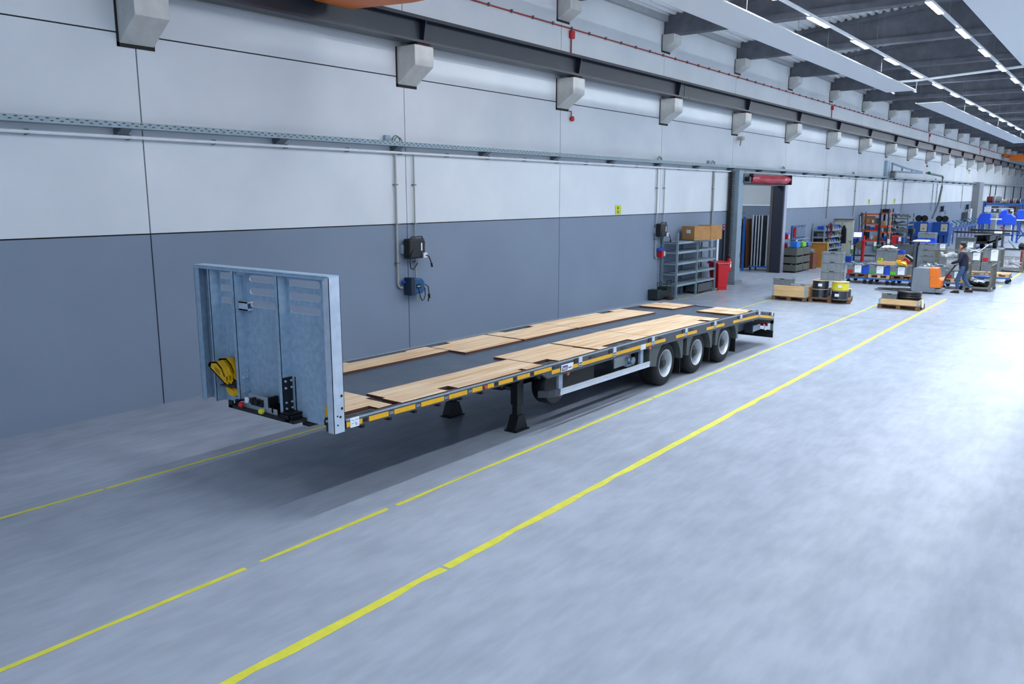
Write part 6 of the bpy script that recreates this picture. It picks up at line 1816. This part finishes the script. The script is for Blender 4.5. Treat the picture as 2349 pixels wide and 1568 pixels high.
t, og = guard('bright blue machine guard at the right photo edge', 70.0, [(5.9, 1.75), (7.0, 1.75), (7.1, 2.1), (6.95, 2.42), (6.4, 2.42), (6.2, 2.1)], (6.1, 6.9))
MB().tube([(69.9, 7.0, 1.68), (69.9, 6.0, 1.68)], .05, 6).build('chrome_arm', M_white, t, og)
q = MB(); q.tube([(70.2, 6.9, .2), (70.2, 6.2, 1.2)], .04, 6); q.tube([(70.2, 6.2, .2), (70.2, 6.9, 1.2)], .04, 6); q.build('cross_brace', mat('saw_blue', '#1a4f9e'), t, og)
# black trailer chassis being built
t = thing('black_chassis', 'black unfinished trailer chassis standing across the hall', 'trailer chassis', (61, 7.8, 0)); og = (61, 7.8, 0)
MB().prism([(6.3, 1.04), (9.45, 1.06), (9.45, 1.16), (6.3, 1.12)], 'x', 60.0, 60.3).build('front_beam', M_black, t, og)
MB().prism([(6.2, 1.04), (9.1, 1.06), (9.1, 1.18), (6.2, 1.14)], 'x', 64.0, 64.3).build('rear_beam', M_black, t, og)
MB().prism([(7.2, 1.03), (8.3, .95), (8.3, .98), (7.2, 1.07)], 'x', 58.6, 64.0).build('coupling_plate', M_grayd, t, og)
q = MB(); q.box(59.0, 66, 7.25, 7.4, .5, .98); q.box(59.0, 66, 7.95, 8.1, .5, .95); q.prism([(7.25, .45), (8.1, .42), (8.1, .6), (7.25, .6)], 'x', 59, 66); q.build('main_frame', M_black, t, og)
for y in (7.1, 8.2): MB().box(63.9, 64.1, y - .07, y + .07, .02, 1.04).build('support_leg', M_grayd, t, og); MB().box(63.8, 64.2, y - .15, y + .15, 0, .03).build('foot', M_blackm, t, og)
MB().box(59.9, 59.98, 6.72, 7.15, 1.08, 1.22).build('white_sheet', M_paper, t, og)
for y in (7.3, 8.05): MB().cyl((62.2, y - .1, .42), .42, .2, 'y', 20).build('wheel', M_rubber, t, og)

# ================================================================ FAR PALLET RACK WITH REELS
t = thing('pallet_rack', 'long blue pallet rack with reels across the far hall', 'rack', (85.5, 8.2, 0)); og = (85.5, 8.2, 0)
for y in (11.2, 8.3, 5.4):
    for x in (85.0, 86.0): MB().box(x - .06, x + .06, y - .06, y + .06, 0, 2.9).build('upright', mat('saw_blue', '#1a4f9e'), t, og)
MB().box(84.98, 85.06, 5.4, 11.25, 2.60, 2.75).build('beam', mat('saw_blue', '#1a4f9e'), t, og)
MB().box(85.06, 86.0, 5.4, 11.2, 2.68, 2.72).build('shelf_board', M_galvd, t, og)
MB().box(85.06, 86.0, 5.4, 11.2, 1.9, 1.95).build('shelf_board', M_galvd, t, og)
def reel(label, y, r, w_, m, X=85.4):
    t = thing('cable_reel', label, 'reel', (X, y, 2.73), 0, 'reels on the far blue rack')
    MB().lathe([(r * .85, -w_ / 2), (r * .85, w_ / 2)], (0, 0, r), 'y', 18).build('wound_cable', m, t)
    for yy in (-w_ / 2, w_ / 2 - .02): MB().lathe([(r, yy), (r, yy + .02)], (0, 0, r), 'y', 18).build('flange', M_paper, t)
reel('large dark red reel on the far rack, leftmost', 10.78, .34, .55, mat('reel_red', '#6a1720', 0.5))
reel('large grey reel on the far rack, beside the red one', 10.18, .36, .46, mat('reel_grey', '#8a8794', 0.6))
reel('small beige reel on the far rack, third from left', 9.65, .2, .4, mat('reel_beige', '#a79c86', 0.6))
reel('small brown reel on the far rack, fourth from left', 9.1, .22, .35, mat('reel_brown', '#5b2a20', 0.6))
reel('small black reel on the far rack, fifth from left', 8.6, .2, .35, M_black)
for k, (y, w_, h_, m, nm) in enumerate(((10.9, .6, .5, M_paper, 'white'), (10.3, .5, .55, M_grayd, 'dark grey'), (9.7, .6, .4, M_galv, 'silver'), (9.0, .5, .5, mat('box_maroon', '#4d1a20', 0.6), 'maroon'), (8.4, .6, .5, M_grayd, 'slate'))):
    t = thing('storage_box', '%s box on the middle level of the far rack' % nm, 'box', (85.4, y, 1.952), 0, 'boxes on the far rack'); MB().box(-.25, .25, -w_ / 2, w_ / 2, 0, h_).build('box_body', m, t, bevel=.01); MB().box(-.253, -.25, -.1, .1, .1, .25).build('label_card', M_paper, t)
t = thing('tube_stand', 'white square tube frame standing before the far rack', 'frame', (78.0, 9.0, 0))
q = MB(); q.box(-.03, .03, -.9, .9, 2.35, 2.41); q.box(-.03, .03, -.9, -.84, 0, 2.41); q.box(-.03, .03, .84, .9, 0, 2.41); q.box(-.03, .03, -.9, .9, 1.7, 1.75); q.build('tube_frame', M_white, t)
t = thing('machine_cabinet', 'pale grey cabinet between the blue guards', 'cabinet', (74.0, 9.1, 0)); MB().box(-.4, .4, -.35, .35, 0, 2.05).build('cabinet_body', mat('cabinet_grey', '#9aa29e', 0.6), t, bevel=.02); MB().box(-.41, -.4, -.3, .3, .3, 1.9).build('cabinet_door', mat('cabinet_door', '#8b938f', 0.6), t)
t = thing('wall_cabinet', 'slim white cabinet on the wall beside the dark column', 'cabinet', (88.2, 12.7, 1.0)); MB().box(-.4, .4, -.1, .15, 0, 1.2).build('cabinet_body', M_white, t, bevel=.02); MB().box(-.35, .35, -.105, -.1, .05, 1.15).build('cabinet_door', M_whitep, t)
t = thing('cable_reel', 'round dark hose reel on the far wall near the dark column', 'reel', (85.5, 12.75, 1.5)); MB().cyl((0, -.25, 0), .45, .25, 'y', 18).build('drum_body', M_black, t); MB().box(-.7, -.35, -.2, .1, -.3, .4).build('side_arm', M_grayd, t)
for k, (y, x) in enumerate(((11.9, 100), (11.6, 104), (12.4, 112), (12.2, 120), (12.5, 128), (12.3, 136))):
    t = thing('hanging_cable', 'dark cable hanging from the tray near the far end, %s from the left' % ORD[k], 'cable', (x, 12.72, 2.8), 0, 'hanging cables at the far end'); MB().tube([(0, 0, 0), (0, -.02, 1.72)], .05, 5).build('cable', M_gap, t)
